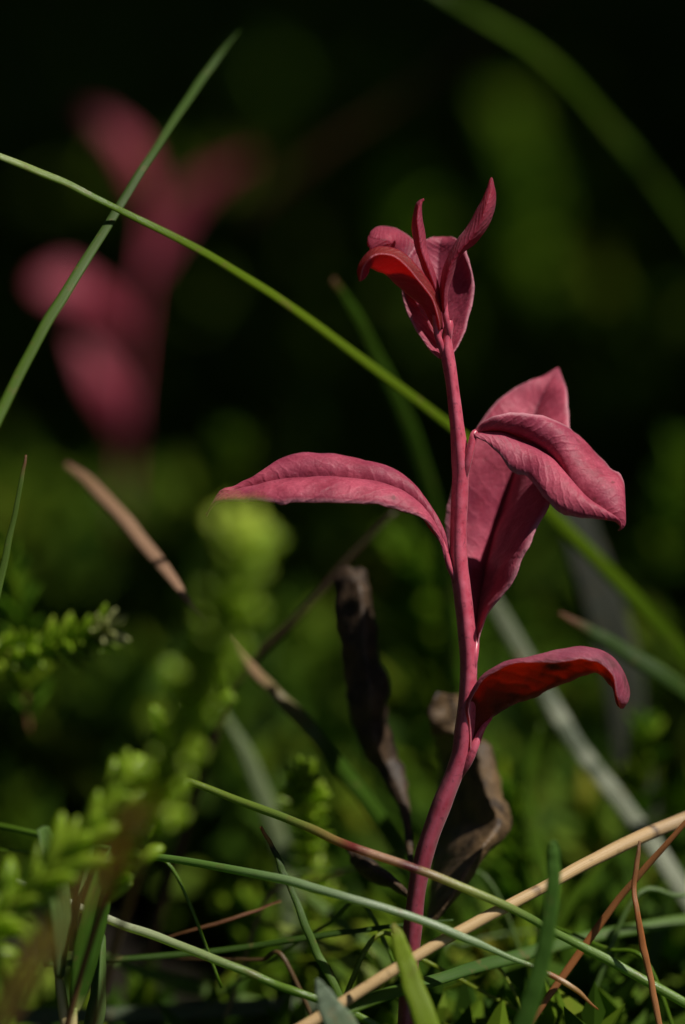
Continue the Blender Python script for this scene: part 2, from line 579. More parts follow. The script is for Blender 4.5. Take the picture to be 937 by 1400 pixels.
# sunlit gaps: targets and radii; foliage toward the sun is cut away to light them
GAPS = [(P(610, 380), 0.075), (P(620, 700), 0.085), (P(600, 1050), 0.085), (P(430, 1250), 0.085), (P(760, 1250, 0.0), 0.07),
        (P(430, 660), 0.07), (P(150, 1150, -0.05), 0.14), (P(757, 1230, -0.036), 0.07), (P(560, 1340, -0.027), 0.07), (P(120, 1300, -0.02), 0.08), (P(310, 780, -0.155), 0.11), (P(240, 980, -0.13), 0.11), (P(200, 300, 0.02), 0.05), (P(100, 700, 0.0), 0.05),
        (P(170, 230, 0.52), 0.07), (P(75, 388, 0.49), 0.06), (P(140, 530, 0.50), 0.075), (P(280, 260, 0.53), 0.085), (P(270, 830, 0.04), 0.04), (P(60, 450, -0.012), 0.05), (P(240, 160, 0.03), 0.06), (P(160, 290, 0.01), 0.05),
        (P(705, 290, 0.95), 0.075), (P(580, 840, 0.26), 0.075), (P(525, 210, 0.95), 0.045), (P(420, 1090, 0.04), 0.06),
        (P(340, 1320, 0.06), 0.07), (P(760, 1340, 0.06), 0.07), (P(560, 1300, 0.14), 0.06), (P(880, 1060, 0.12), 0.05), (P(700, 1120, 0.10), 0.05), (P(450, 1300, 0.12), 0.13), (P(700, 1330, 0.12), 0.11), (P(230, 1300, 0.12), 0.11), (P(450, 1150, 0.2), 0.05), (P(850, 1150, 0.2), 0.06),
        (P(720, 60, 0.27), 0.02), (P(100, 880, 0.03), 0.05), (P(200, 1250, 0.12), 0.05),
        (P(300, 100, 1.3), 0.10), (P(880, 260, 0.8), 0.045), (P(870, 560, 0.5), 0.035), (P(400, 300, 1.1), 0.05), (P(740, 75, 0.27), 0.02), (P(830, 170, 0.29), 0.012), (P(900, 620, 0.35), 0.04), (P(30, 880, 0.10), 0.05)]


def in_gap(c):
    """c: n x 3 points; True where a point stands between the sun and one of the sunlit gaps."""
    s = np.array(SUN)
    hit = np.zeros(len(c), bool)
    for t, r in GAPS:
        w = c - np.array(t)
        along = w @ s
        dist = np.linalg.norm(w - along[:, None] * s, axis=1)
        hit |= (along > 0.05) & (dist < r)
    return hit


def leaf_cards(centers, normals, ups, length, width, fold=0.25):
    """bent pointed leaves: 6 vertices, 4 triangles each."""
    n = len(centers)
    t = ups - normals * np.sum(ups * normals, axis=1, keepdims=True)
    t /= np.linalg.norm(t, axis=1, keepdims=True) + 1e-9
    b = np.cross(normals, t)
    L = np.broadcast_to(length, (n,))[:, None]
    W = np.broadcast_to(width, (n,))[:, None]
    base = centers
    m1 = base + t * L * 0.35 + b * W * 0.5 + normals * W * fold
    m2 = base + t * L * 0.35 - b * W * 0.5 + normals * W * fold
    k1 = base + t * L * 0.72 + b * W * 0.36 + normals * W * fold * 0.4
    k2 = base + t * L * 0.72 - b * W * 0.36 + normals * W * fold * 0.4
    tip = base + t * L - normals * W * 0.3
    V = np.stack([base, m1, m2, k1, k2, tip], 1).reshape(-1, 3)
    F = []
    for i in range(n):
        o = i * 6
        F += [(o, o + 1, o + 2), (o + 1, o + 3, o + 4, o + 2), (o + 3, o + 5, o + 4)]
    return V, F


def unit(a):
    return a / (np.linalg.norm(a, axis=1, keepdims=True) + 1e-9)


MAT_SHRUB = foliage_material('shrub_leaf', [(0.1, (0.02, 0.05, 0.010)), (0.5, (0.04, 0.085, 0.014)), (0.95, (0.07, 0.12, 0.02))], trans=0.2)
MAT_BARK, _nt = new_mat('bark')
_g = N(_nt, 'ShaderNodeNewGeometry')
_n = noise_node(_nt, _g.outputs['Position'], 150, 5)
_r = ramp(_nt, [(0.3, (0.03, 0.02, 0.013)), (0.7, (0.09, 0.06, 0.04))])
_nt.links.new(_n.outputs['Fac'], _r.inputs['Fac'])
_p = N(_nt, 'ShaderNodeBsdfPrincipled')
_p.inputs['Roughness'].default_value = 0.8
_nt.links.new(_r.outputs['Color'], _p.inputs['Base Color'])
_o = N(_nt, 'ShaderNodeOutputMaterial')
_nt.links.new(_p.outputs[0], _o.inputs['Surface'])


def shrub(label, x, y, rx, ry, h, nleaf, leaf=0.028, group='shrubs around the bog hollow', z0=0.06):
    rng = np.random.default_rng(int(abs(x) * 1000 + abs(y) * 7717))
    t = thing('leafy_shrub', label, 'shrub', Vector((x, y, 0)), group)
    V, F = [], []
    tips = []
    for k in range(9):
        a = random.uniform(0, 6.28)
        r = random.uniform(0.2, 0.8)
        e = Vector((x + rx * r * math.cos(a), y + ry * r * math.sin(a), h * random.uniform(0.65, 0.95)))
        mid = Vector((x, y, 0)).lerp(e, 0.5) + Vector((random.uniform(-.05, .05), random.uniform(-.05, .05), 0.05))
        pts = catmull([Vector((x, y, -0.01)), mid, e], 10)
        v, f, _ = tube_mesh(pts, np.linspace(0.008, 0.002, 10), 6, ref=(0.3, 0.2, 0.1))
        off = len(V)
        V += v
        F += [tuple(i + off for i in q) for q in f]
    mesh_obj('stem', V, F, MAT_BARK, t)
    # leaf clumps through the volume
    nc = max(12, nleaf // 45)
    cc = rng.normal(size=(nc, 3))
    cc = unit(cc) * (rng.random((nc, 1)) ** 0.45)
    cc[:, 2] = np.abs(cc[:, 2]) * 1.0 * np.where(rng.random(nc) < 0.75, 1, 0.1)
    cen = np.stack([x + cc[:, 0] * rx, y + cc[:, 1] * ry, z0 + cc[:, 2] * (h - z0)], 1)
    pick = rng.integers(0, nc, nleaf)
    p = cen[pick] + rng.normal(size=(nleaf, 3)) * np.array([rx, ry, h * 0.6]) * 0.13
    p[:, 2] = np.maximum(p[:, 2], 0.03)
    p = p[~in_gap(p)]  # leaves cut away where sun patches are aimed
    n = len(p)
    out = unit(p - np.array([x, y, h * 0.3]) + rng.normal(size=(n, 3)) * 0.25)
    nor = unit(out * 0.5 + np.array([0, 0, 0.7]) + rng.normal(size=(n, 3)) * 0.45)
    up = unit(out + rng.normal(size=(n, 3)) * 0.6)
    ln = leaf * rng.uniform(0.7, 1.3, n)
    V, F = leaf_cards(p, nor, up, ln, ln * 0.5)
    c = mesh_obj('crown', V, F, MAT_SHRUB, t, smooth=False)
    c['kind'] = 'stuff'
    return t


# unseen shrubs added beside the view to shade everything behind the seedling
ORD = ['first', 'second', 'third', 'fourth', 'fifth', 'last']
for i, (x, y) in enumerate([(0.62, 0.05), (0.70, 0.50), (0.66, 0.98), (0.78, 1.5), (0.85, 2.1)]):
    shrub(ORD[i] + ' tall unseen green shrub, added for shade along the right side of the hollow, counted from the viewer', x, y, 0.34, 0.32, 1.05, 5200, 0.036)
for lb, x, y, h in [('tall dark shrub at the left of the hollow, beside the far seedling', -0.72, 1.0, 1.3),
                    ('tall dark shrub at the left of the hollow, beside the near seedling', -0.62, 0.30, 1.2),
                    ('tall dark shrub at the left of the hollow, nearest the viewer', -0.70, -0.45, 1.2)]:
    shrub(lb, x, y, 0.33, 0.36, h, 5200, 0.04)  # out of view, added to cut the sky light from the left
# shrubs closing the hollow behind
for i, (x, y) in enumerate([(-1.1, 2.2), (-0.75, 2.9), (-0.25, 3.2), (-0.02, 3.9), (0.28, 3.0), (0.75, 3.3)]):
    shrub(ORD[i] + ' dark shrub closing the back of the hollow, counted from the left', x, y, 0.42, 0.34, 0.85, 3000, 0.04)


def tree(label, x, y, cx, cy, cz, rx, ry, rz, nleaf, leaf):  # unseen tree, added to shut out sun and sky light
    rng = np.random.default_rng(int(abs(x) * 1000 + abs(y) * 7717))
    t = thing('added_shade_tree', label, 'tree', Vector((x, y, 0)), 'shrubs around the bog hollow')
    V, F = [], []
    top = Vector((x + (cx - x) * 0.4, y + (cy - y) * 0.4, cz + rz * 0.6))
    limbs = [([Vector((x, y, -0.03)), Vector((x + (cx - x) * 0.1, y + (cy - y) * 0.1, cz * 0.5)), top], 0.05)]
    for k in range(11):
        a = k * 2.4
        e = Vector((cx + rx * 0.75 * math.cos(a), cy + ry * 0.75 * math.sin(a), cz + random.uniform(-.3, .4) * rz))
        s0 = limbs[0][0][1].lerp(top, random.uniform(0.2, 0.8))
        limbs.append(([s0, s0.lerp(e, 0.5) + Vector((0, 0, 0.1)), e], 0.018))
    for ctrl, r0 in limbs:
        v, f, _ = tube_mesh(catmull(ctrl, 14), np.linspace(r0, r0 * 0.25, 14), 8, ref=(0.31, 0.2, 0.1))
        off = len(V)
        V += v
        F += [tuple(i + off for i in q) for q in f]
    mesh_obj('trunk', V, F, MAT_BARK, t)
    nc = nleaf // 60
    cc = unit(rng.normal(size=(nc, 3))) * (rng.random((nc, 1)) ** 0.4)
    cen = np.array([cx, cy, cz]) + cc * np.array([rx, ry, rz])
    p = cen[rng.integers(0, nc, nleaf)] + rng.normal(size=(nleaf, 3)) * 0.13
    p = p[~in_gap(p)]
    n = len(p)
    nor = unit(np.array([0, 0, 1.0]) + rng.normal(size=(n, 3)) * 0.5)
    up = unit(rng.normal(size=(n, 3)))
    ln = leaf * rng.uniform(0.7, 1.3, n)
    V, F = leaf_cards(p, nor, up, ln, ln * 0.7)
    c = mesh_obj('crown', V, F, MAT_SHRUB, t, smooth=False)
    c['kind'] = 'stuff'


tree('small unseen leafy tree, added so its low crown shades the hollow', -1.25, 1.5, 0.15, 1.35, 2.1, 1.7, 2.1, 0.45, 24000, 0.085)
tree('small unseen leafy tree added behind the viewer, its crown closing off the open sky', -1.3, -1.9, -0.75, -1.35, 1.9, 1.35, 1.25, 0.5, 15000, 0.085)

# ------------------------------------------------------------------ the red seedling
base = P(545, 1700, 0.0)
seed = thing('red_seedling', 'crimson seedling with pink red leaves on a slender stem, sharp in front', 'plant', Vector((base.x, base.y, 0)))

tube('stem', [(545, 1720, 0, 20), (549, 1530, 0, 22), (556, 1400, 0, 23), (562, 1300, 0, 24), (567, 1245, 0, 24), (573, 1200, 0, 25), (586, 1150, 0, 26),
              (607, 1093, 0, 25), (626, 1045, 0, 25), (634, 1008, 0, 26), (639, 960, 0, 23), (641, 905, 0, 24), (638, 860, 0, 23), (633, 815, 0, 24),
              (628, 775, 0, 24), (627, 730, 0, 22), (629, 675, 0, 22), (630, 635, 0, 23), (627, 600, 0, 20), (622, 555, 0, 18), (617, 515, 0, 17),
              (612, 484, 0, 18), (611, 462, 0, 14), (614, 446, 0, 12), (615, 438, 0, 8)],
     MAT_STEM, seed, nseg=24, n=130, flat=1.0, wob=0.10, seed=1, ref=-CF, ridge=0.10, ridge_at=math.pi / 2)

# mid left leaf, arching away from the stem
r = [((615, 768, 0), (611, 768, -.0006), (608, 766, -.001)),
     ((613, 748, 0), (607, 745, -.0006), (602, 744, -.0015)),
     ((603, 717, .001), (597, 722, -.0005), (590, 722, -.003)),
     ((583, 686, .003), (578, 693, .0005), (572, 706, -.005)),
     ((562, 661, .005), (556, 675, .001), (546, 697, -.006)),
     ((536, 644, .006), (525, 662, .001), (515, 690, -.007)),
     ((490, 630, .007), (480, 655, .001), (470, 688, -.008)),
     ((449, 621, .007), (440, 653, .001), (430, 687, -.008)),
     ((411, 619, .007), (398, 657, .001), (392, 687, -.008)),
     ((386, 628, .006), (372, 661, .001), (362, 686, -.007)),
     ((366, 645, .004), (345, 667, .001), (335, 685, -.005)),
     ((334, 664, .003), (320, 673, .001), (310, 686, -.003)),
     ((305, 673, .002), (300, 680, .001), (293, 692, -.001)),
     ((283, 703, .001), (282, 704, .001), (281, 706, .001))]
leaf_blade('leaf', r, MAT_LEAF, seed, bulge=0.22, wav=0.0006, seed=1, nu=64, groove=0.0013)

# right front leaf, folded along the midrib, coming forward, tip hanging down
r = [((649, 590, .000), (646, 593, -.001), (649, 597, -.0015)),
     ((663, 575, -.003), (664, 590, -.001), (665, 605, -.003)),
     ((686, 566, -.005), (688, 590, -.001), (681, 620, -.005)),
     ((715, 564, -.005), (715, 601, -.001), (701, 640, -.007)),
     ((744, 569, -.004), (738, 613, -.003), (722, 650, -.009)),
     ((773, 582, -.002), (760, 628, -.005), (738, 672, -.011)),
     ((802, 607, .002), (780, 650, -.008), (761, 697, -.012)),
     ((828, 637, .000), (800, 674, -.009), (784, 705, -.012)),
     ((848, 651, -.003), (823, 694, -.010), (812, 708, -.012)),
     ((855, 674, -.005), (838, 706, -.010), (832, 712, -.011)),
     ((854, 706, -.007), (847, 716, -.009), (843, 716, -.010)),
     ((850, 722, -.008), (849, 723, -.008), (848, 722, -.008))]
r = [tuple((x, y, d + 0.0065 * min(1, k / 4)) for x, y, d in row) for k, row in enumerate(r)]
leaf_blade('leaf', r, MAT_LEAF, seed, bulge=0.20, wav=0.0009, seed=2, nu=60, groove=0.0012)
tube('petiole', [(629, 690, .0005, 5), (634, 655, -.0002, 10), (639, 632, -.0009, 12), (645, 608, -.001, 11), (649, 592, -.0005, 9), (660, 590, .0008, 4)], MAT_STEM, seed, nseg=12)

# right rear leaf, broad and upright behind the stem, folded like a trough
r = [((646, 892, .001), (649, 895, 0), (652, 892, 0)),
     ((643, 862, .003), (652, 862, .004), (658, 860, .000)),
     ((634, 832, .008), (655, 828, .011), (672, 831, -.003)),
     ((622, 795, .012), (661, 792, .016), (696, 802, -.005)),
     ((613, 755, .014), (670, 752, .018), (715, 765, -.005)),
     ((609, 715, .015), (683, 708, .020), (733, 728, -.004)),
     ((616, 678, .016), (697, 664, .021), (751, 688, -.001)),
     ((634, 620, .017), (714, 615, .020), (768, 635, .008)),
     ((656, 580, .020), (727, 580, .022), (778, 595, .014)),
     ((682, 547, .022), (738, 550, .024), (777, 560, .019)),
     ((714, 526, .024), (749, 527, .025), (775, 535, .022)),
     ((745, 513, .026), (758, 512, .026), (769, 516, .025)),
     ((762, 504, .027), (763, 503, .027), (764, 504, .027))]
leaf_blade('leaf', r, MAT_LEAF, seed, bulge=0.05, wav=0.0007, seed=3, nu=60)

# lower right leaf: underside to us, margin rolled back, tip hooked
r = [((644, 1032, -.001), (643, 1030, .000), (651, 1034, .001)),
     ((643, 992, -.002), (641, 990, -.001), (662, 995, .002)),
     ((642, 965, -.003), (640, 962, -.002), (675, 980, .004)),
     ((660, 932, -.005), (659, 929, -.003), (695, 966, .005)),
     ((688, 913, -.006), (690, 908, -.004), (718, 957, .006)),
     ((724, 906, -.007), (731, 898, -.004), (745, 946, .006)),
     ((758, 906, -.008), (764, 888, -.003), (776, 931, .005)),
     ((795, 902, -.008), (795, 884, -.003), (804, 922, .004)),
     ((822, 906, -.008), (822, 889, -.003), (823, 924, .003)),
     ((836, 922, -.008), (845, 907, -.003), (836, 938, .001)),
     ((842, 947, -.008), (859, 935, -.003), (840, 950, -.001)),
     ((846, 961, -.007), (861, 955, -.003), (842, 960, -.001)),
     ((847, 967, -.004), (852, 968, -.003), (846, 966, -.001))]
lr = leaf_blade('leaf', r, MAT_LEAF_GLOW, seed, bulge=-0.08, wav=0.0006, seed=4, nu=60, under=MAT_UNDER, top=False)
lr['label'] = 'curled lower leaf glowing orange red from below with dark spots'

# tip: broad leaf at the back
r = [((600, 489, .001), (604, 490, .001), (610, 489, .001)),
     ((588, 478, .003), (604, 478, .003), (622, 480, .002)),
     ((570, 453, .005), (602, 455, .006), (635, 453, .003)),
     ((555, 420, .007), (601, 425, .009), (645, 416, .005)),
     ((549, 392, .008), (600, 395, .010), (647, 383, .006)),
     ((553, 362, .009), (600, 368, .012), (642, 355, .007)),
     ((563, 342, .010), (601, 345, .013), (635, 338, .009)),
     ((576, 330, .011), (603, 332, .013), (627, 328, .011)),
     ((592, 324, .013), (606, 324, .014), (617, 324, .013))]
leaf_blade('leaf', r, MAT_LEAF, seed, bulge=-0.05, wav=0.0005, seed=5, nu=44)

# tip: folded leaf behind, bending to the left
r = [((600, 470, .003), (602, 470, .003), (604, 470, .003)),
     ((572, 420, .006), (580, 410, .007), (592, 402, .008)),
     ((548, 375, .008), (560, 366, .009), (580, 352, .011)),
     ((532, 350, .009), (545, 345, .009), (566, 329, .012)),
     ((518, 345, .007), (530, 330, .006), (548, 316, .012)),
     ((508, 345, .006), (513, 327, .006), (531, 310, .012)),
     ((505, 338, .006), (507, 325, .007), (516, 312, .011)),
     ((505, 328, .008), (506, 322, .008), (509, 318, .010))]
leaf_blade('leaf', r, MAT_LEAF_YOUNG, seed, bulge=0.08, wav=0.0004, seed=6, nu=40)

# tip: left arching leaf, underside to us
r = [((602, 452, -.002), (605, 450, -.001), (594, 450, .001)),
     ((599, 433, -.004), (603, 430, -.002), (586, 434, .001)),
     ((593, 412, -.005), (598, 408, -.003), (575, 416, .002)),
     ((581, 393, -.007), (587, 386, -.004), (558, 401, .002)),
     ((565, 373, -.008), (571, 365, -.005), (543, 387, .002)),
     ((547, 357, -.009), (553, 347, -.005), (530, 376, .001)),
     ((531, 350, -.009), (536, 340, -.005), (518, 371, .000)),
     ((517, 349, -.009), (519, 338, -.005), (508, 367, -.001)),
     ((507, 354, -.009), (506, 343, -.005), (505, 367, -.002)),
     ((498, 364, -.008), (494, 356, -.005), (503, 372, -.003)),
     ((494, 375, -.007), (489, 370, -.005), (500, 379, -.004)),
     ((492, 385, -.005), (491, 384, -.005), (495, 384, -.005))]
leaf_blade('leaf', r, MAT_LEAF_YOUNG, seed, bulge=-0.10, wav=0.0004, seed=7, nu=48, under=MAT_UNDER_YOUNG, top=False)
tube('petiole', [(612, 505, .0005, 4), (607, 486, 0, 8), (602, 470, -.0008, 10), (599, 460, -.0011, 10), (597, 446, -.001, 10), (594, 430, -.001, 5)], MAT_STEM, seed, nseg=12)

# tip: narrow leaf seen edge on
r = [((599, 425, 0), (602, 425, -.001), (604, 425, 0)),
     ((590, 395, .001), (597, 400, -.003), (601, 400, .001)),
     ((577, 365, .002), (585, 366, -.004), (593, 369, .001)),
     ((570, 342, .003), (576, 342, -.004), (584, 342, .001)),
     ((565, 320, .004), (573, 322, -.004), (581, 325, .001)),
     ((565, 299, .005), (571, 302, -.003), (577, 304, .001)),
     ((569, 281, .005), (573, 283, -.001), (576, 284, .001)),
     ((574, 275, .004), (575, 276, .001), (577, 277, .001)),
     ((580, 272, .002), (580, 273, .001), (580, 274, .001))]
leaf_blade('leaf', r, MAT_LEAF_YOUNG, seed, bulge=0.05, wav=0.0003, seed=8, nu=40)

# tip: right leaf, twisted and pointing up
r = [((604, 425, -.001), (607, 428, -.002), (611, 425, -.001)),
     ((602, 395, -.001), (607, 398, -.004), (612, 400, -.002)),
     ((605, 373, .000), (612, 376, -.005), (619, 378, -.001)),
     ((612, 353, .001), (620, 356, -.005), (623, 362, -.001)),
     ((623, 331, .001), (630, 341, -.005), (631, 347, .000)),
     ((637, 313, .000), (644, 325, -.005), (648, 333, .001)),
     ((650, 290, .000), (658, 303, -.005), (662, 316, .001)),
     ((661, 269, .001), (666, 279, -.004), (675, 290, .001)),
     ((667, 255, .001), (671, 262, -.002), (678, 267, .001)),
     ((670, 247, .001), (672, 250, .000), (675, 253, .001)),
     ((672, 243, .001), (672, 243, .001), (673, 244, .001))]
leaf_blade('leaf', r, MAT_LEAF_YOUNG, seed, bulge=0.06, wav=0.0003, seed=9, nu=44)
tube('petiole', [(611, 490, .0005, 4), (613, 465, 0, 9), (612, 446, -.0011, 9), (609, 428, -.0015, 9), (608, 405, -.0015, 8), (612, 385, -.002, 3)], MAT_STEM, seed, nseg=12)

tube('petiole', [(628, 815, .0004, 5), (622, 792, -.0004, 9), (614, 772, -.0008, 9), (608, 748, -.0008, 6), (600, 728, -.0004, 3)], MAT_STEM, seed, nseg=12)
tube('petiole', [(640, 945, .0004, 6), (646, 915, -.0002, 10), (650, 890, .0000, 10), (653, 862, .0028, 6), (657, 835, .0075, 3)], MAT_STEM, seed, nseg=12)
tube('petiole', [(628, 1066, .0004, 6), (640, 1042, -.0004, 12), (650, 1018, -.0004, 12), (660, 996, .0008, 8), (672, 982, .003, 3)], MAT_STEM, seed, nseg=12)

# withered leaves still hanging from the foot of the stem
r = [((566, 1225, .004), (568, 1225, .003), (570, 1225, .004)),
     ((557, 1160, .010), (560, 1160, .009), (563, 1160, .010)),
     ((545, 1100, .014), (552, 1098, .012), (558, 1096, .014)),
     ((522, 1062, .017), (535, 1058, .013), (548, 1052, .018)),
     ((503, 1035, .018), (520, 1030, .012), (535, 1024, .020)),
     ((488, 1000, .018), (508, 992, .010), (526, 985, .020)),
     ((474, 946, .018), (507, 945, .009), (531, 953, .019)),
     ((467, 890, .018), (500, 890, .010), (522, 915, .019)),
     ((459, 835, .018), (496, 840, .011), (511, 872, .019)),
     ((459, 800, .019), (492, 805, .012), (508, 826, .019)),
     ((468, 786, .020), (486, 790, .015), (503, 800, .019)),
     ((478, 782, .021), (484, 782, .020), (490, 784, .020))]
r = [tuple((x, y, d + 0.024 * min(1, (1225 - y) / 150) if y < 1225 else d) for x, y, d in row) for row in r]
w = leaf_blade('withered_leaf', r, MAT_DEAD_DARK, seed, bulge=0.15, wav=0.0022, seed=11, nu=64)
w['label'] = 'dark shrivelled dead leaf standing left of the stem'
r = [((585, 1262, .012), (590, 1265, .012), (596, 1262, .012)),
     ((588, 1220, 0.036), (618, 1225, .012), (632, 1205, .018)),
     ((590, 1180, 0.040), (654, 1166, .008), (662, 1162, .018)),
     ((592, 1140, 0.042), (680, 1130, .007), (693, 1134, .018)),
     ((596, 1095, 0.042), (670, 1097, .007), (687, 1102, .018)),
     ((600, 1060, 0.042), (660, 1065, .008), (678, 1062, .018)),
     ((598, 1030, 0.040), (655, 1035, .012), (672, 1033, .018)),
     ((592, 1000, .020), (640, 1010, .016), (656, 1008, .018)),
     ((588, 990, .014), (624, 992, .018), (645, 990, .020)),
     ((591, 968, .013), (620, 968, .018), (636, 966, .022)),
     ((598, 946, .014), (618, 950, .018), (628, 950, .022))]
r = [tuple((x, y, d + 0.024 * min(1, (1225 - y) / 150) if y < 1225 else d) for x, y, d in row) for row in r]
w = leaf_blade('withered_leaf', r, MAT_DEAD_TAN, seed, bulge=0.06, wav=0.0018, seed=12, nu=64)
w['label'] = 'tan folded dead leaf behind the stem'
r = [((566, 1230, .006), (568, 1232, .005), (570, 1230, .006)),
     ((528, 1195, .012), (535, 1205, .008), (540, 1212, .014)),
     ((488, 1165, .014), (505, 1185, .007), (515, 1205, .014)),
     ((478, 1160, .014), (490, 1178, .010), (500, 1196, .014)),
     ((474, 1164, .014), (480, 1172, .012), (485, 1180, .014))]
r = [tuple((x, y, d + 0.024 * min(1, (1225 - y) / 150) if y < 1225 else d) for x, y, d in row) for row in r]
w = leaf_blade('withered_leaf', r, MAT_DEAD_DARK, seed, bulge=0.12, wav=0.0015, seed=13, nu=36)
w['label'] = 'small crumpled dead leaf low on the stem'

# ------------------------------------------------------------------ second red seedling, far behind
FD = 0.52
fb = ground_at(165, FD)
seed2 = thing('red_seedling', 'blurred crimson seedling far behind the crossed grass blades', 'plant', fb)
tube('stem', [(168, 820, FD, 6), (170, 690, FD, 6), (174, 600, FD, 7), (186, 470, FD, 7), (200, 360, FD, 7), (211, 280, FD, 5)], MAT_STEM, seed2, nseg=10, n=40)


def far_leaf(axis, widths, ddepth=0.0, nrm=1.0):
    rows = []
    for i, (x, y, d) in enumerate(axis):
        a = axis[max(0, i - 1)]
        b = axis[min(len(axis) - 1, i + 1)]
        tx, ty = b[0] - a[0], b[1] - a[1]
        l = math.hypot(tx, ty) or 1
        nx, ny = -ty / l, tx / l
        wd = widths[i] * 0.48
        rows.append(((x + nx * wd, y + ny * wd, FD + d + nrm * wd * 0.0002), (x, y, FD + d), (x - nx * wd, y - ny * wd, FD + d - nrm * wd * 0.0002 + ddepth)))
    leaf_blade('leaf', rows, MAT_LEAF_FAR, seed2, bulge=0.08, wav=0.0006, seed=21, nu=26, nv=5)


far_leaf([(207, 300, -.002), (200, 255, -.008), (178, 205, -.012), (145, 170, -.014), (105, 145, -.012)], [5, 34, 36, 24, 4])
far_leaf([(203, 380, .004), (220, 330, .010), (245, 285, .012), (290, 245, .010), (345, 215, .006)], [6, 34, 38, 26, 4], nrm=-1)
far_leaf([(184, 450, -.002), (160, 430, -.012), (125, 405, -.022), (85, 388, -.028), (48, 388, -.03)], [6, 28, 40, 56, 16])
far_leaf([(174, 620, -.002), (164, 575, -.014), (146, 530, -.022), (124, 490, -.022), (104, 460, -.020)], [5, 38, 44, 32, 4])

# ------------------------------------------------------------------ grass blades and straws
def blade(label, ctrl, stops, name='grass_blade', cat='grass blade', flat=0.5, **kw):
    mk = {k: kw.pop(k) for k in ('rough', 'trans', 'spec', 'stripe', 'tmul') if k in kw}
    m = blade_material(name, stops, **mk)
    o = tube(name, ctrl, m, None, flat=flat, n=max(40, 8 * len(ctrl)), groove=kw.pop('groove', 0.25), kink=1.3, wob=0.08, seed=len(label), **kw)
    return tag(o, label, cat, 'grass and straw around the seedling')


blade('long thin green blade slanting down from the upper left behind the stem',
      [(-60, 188, -.01, 10), (0, 214, -.005, 11), (80, 246, 0, 12), (160, 285, .004, 11), (260, 335, .012, 13), (380, 408, .025, 14), (500, 495, .037, 15), (610, 578, .05, 16),
       (700, 652, .065, 22), (770, 720, .078, 24), (870, 822, .095, 25), (960, 930, .11, 25), (1080, 1110, .11, 27), (1150, 1260, .12, 27)],
      [(0, (0.36, 0.40, 0.2)), (0.12, (0.22, 0.30, 0.06)), (0.2, G_MID), (0.4, (0.14, 0.22, 0.008)), (1, G_DARK)], rough=0.25, spec=0.5)
blade('green blade rising to a tip at the upper left, crossing the long slanting one',
      [(-60, 690, -.03, 16), (0, 566, -.02, 16), (60, 448, -.012, 16), (110, 368, -.004, 15), (160, 288, .008, 13), (205, 215, .018, 12), (265, 125, .04, 12), (300, 75, .05, 9), (328, 40, .058, 3)],
      [(0, G_MID), (0.5, (0.06, 0.11, 0.02)), (1, G_DARK)], rough=0.5)
blade('short thin blade with a brown tip at the left edge',
      [(-22, 880, -.002, 11), (0, 795, 0, 11), (18, 715, .002, 8), (30, 655, .003, 6), (36, 622, .004, 3)],
      [(0, (0.09, 0.16, 0.02)), (0.75, (0.09, 0.15, 0.02)), (0.9, BROWN), (1, BROWN)])
blade('very blurred green blade across the dark upper right corner',
      [(540, -60, .22, 13), (620, 0, .22, 13), (740, 75, .24, 14), (830, 170, .26, 14), (900, 255, .27, 14), (970, 360, .29, 14), (1050, 520, .31, 14), (1100, 720, .33, 14)],
      [(0, G_MID), (1, G_DARK)])
blade('faint brown stalk leaning through the dark upper background',
      [(330, 300, .42, 12), (430, 215, .42, 12), (560, 125, .42, 11), (720, 0, .42, 9), (800, -60, .42, 8)],
      [(0, BROWN), (1, BROWN)], name='straw', cat='straw')
blade('curved tan dead blade leaning behind the fuzzy green sprig',
      [(90, 634, .075, 8), (120, 658, .07, 17), (165, 705, .06, 20), (215, 765, .05, 18), (268, 832, .038, 8), (300, 862, .04, 10), (345, 915, .05, 20), (380, 950, .055, 18), (430, 1002, .05, 22),
       (480, 1068, .055, 24), (525, 1130, .06, 24), (580, 1230, .07, 24), (620, 1400, .08, 22)],
      [(0, (0.22, 0.13, 0.07)), (0.3, (0.32, 0.19, 0.12)), (0.5, (0.34, 0.22, 0.12)), (0.62, (0.12, 0.12, 0.04)), (0.7, G_DARK), (1, G_DARK)], name='dead_blade', cat='dead blade', trans=0.1)
PD, PL = (0.045, 0.065, 0.025), (0.21, 0.23, 0.15)  # lighter stops paint sun dapples along the blade
blade('pale grey green speckled blade sloping behind the curled leaf',
      [(655, 790, .10, 20), (690, 850, .10, 24), (750, 955, .095, 26), (790, 1020, .09, 26), (840, 1085, .085, 26), (890, 1150, .08, 26), (945, 1235, .075, 26), (1040, 1380, .07, 26)],
      [(0, (0.13, 0.15, 0.09)), (0.2, (0.08, 0.10, 0.045)), (0.28, PD), (0.34, PL), (0.37, PD), (0.43, PD), (0.47, PL), (0.5, PD), (0.54, PL), (0.58, (0.12, 0.14, 0.08)), (0.66, (0.15, 0.17, 0.1)), (0.74, PL), (1, PL)], trans=0.1, flat=0.3)
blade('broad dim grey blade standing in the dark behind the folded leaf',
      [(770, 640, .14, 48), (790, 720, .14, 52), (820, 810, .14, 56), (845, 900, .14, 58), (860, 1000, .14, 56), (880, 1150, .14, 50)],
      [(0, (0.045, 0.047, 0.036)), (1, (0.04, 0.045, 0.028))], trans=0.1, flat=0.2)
blade('blurred blade with a rusty tip pointing left behind the curled leaf',
      [(765, 838, .055, 6), (800, 858, .057, 16), (850, 888, .06, 24), (937, 945, .065, 28), (1050, 1030, .08, 28), (1130, 1130, .09, 28)],
      [(0, (0.14, 0.055, 0.02)), (0.12, (0.12, 0.05, 0.018)), (0.25, (0.035, 0.07, 0.012)), (1, G_DARK)])
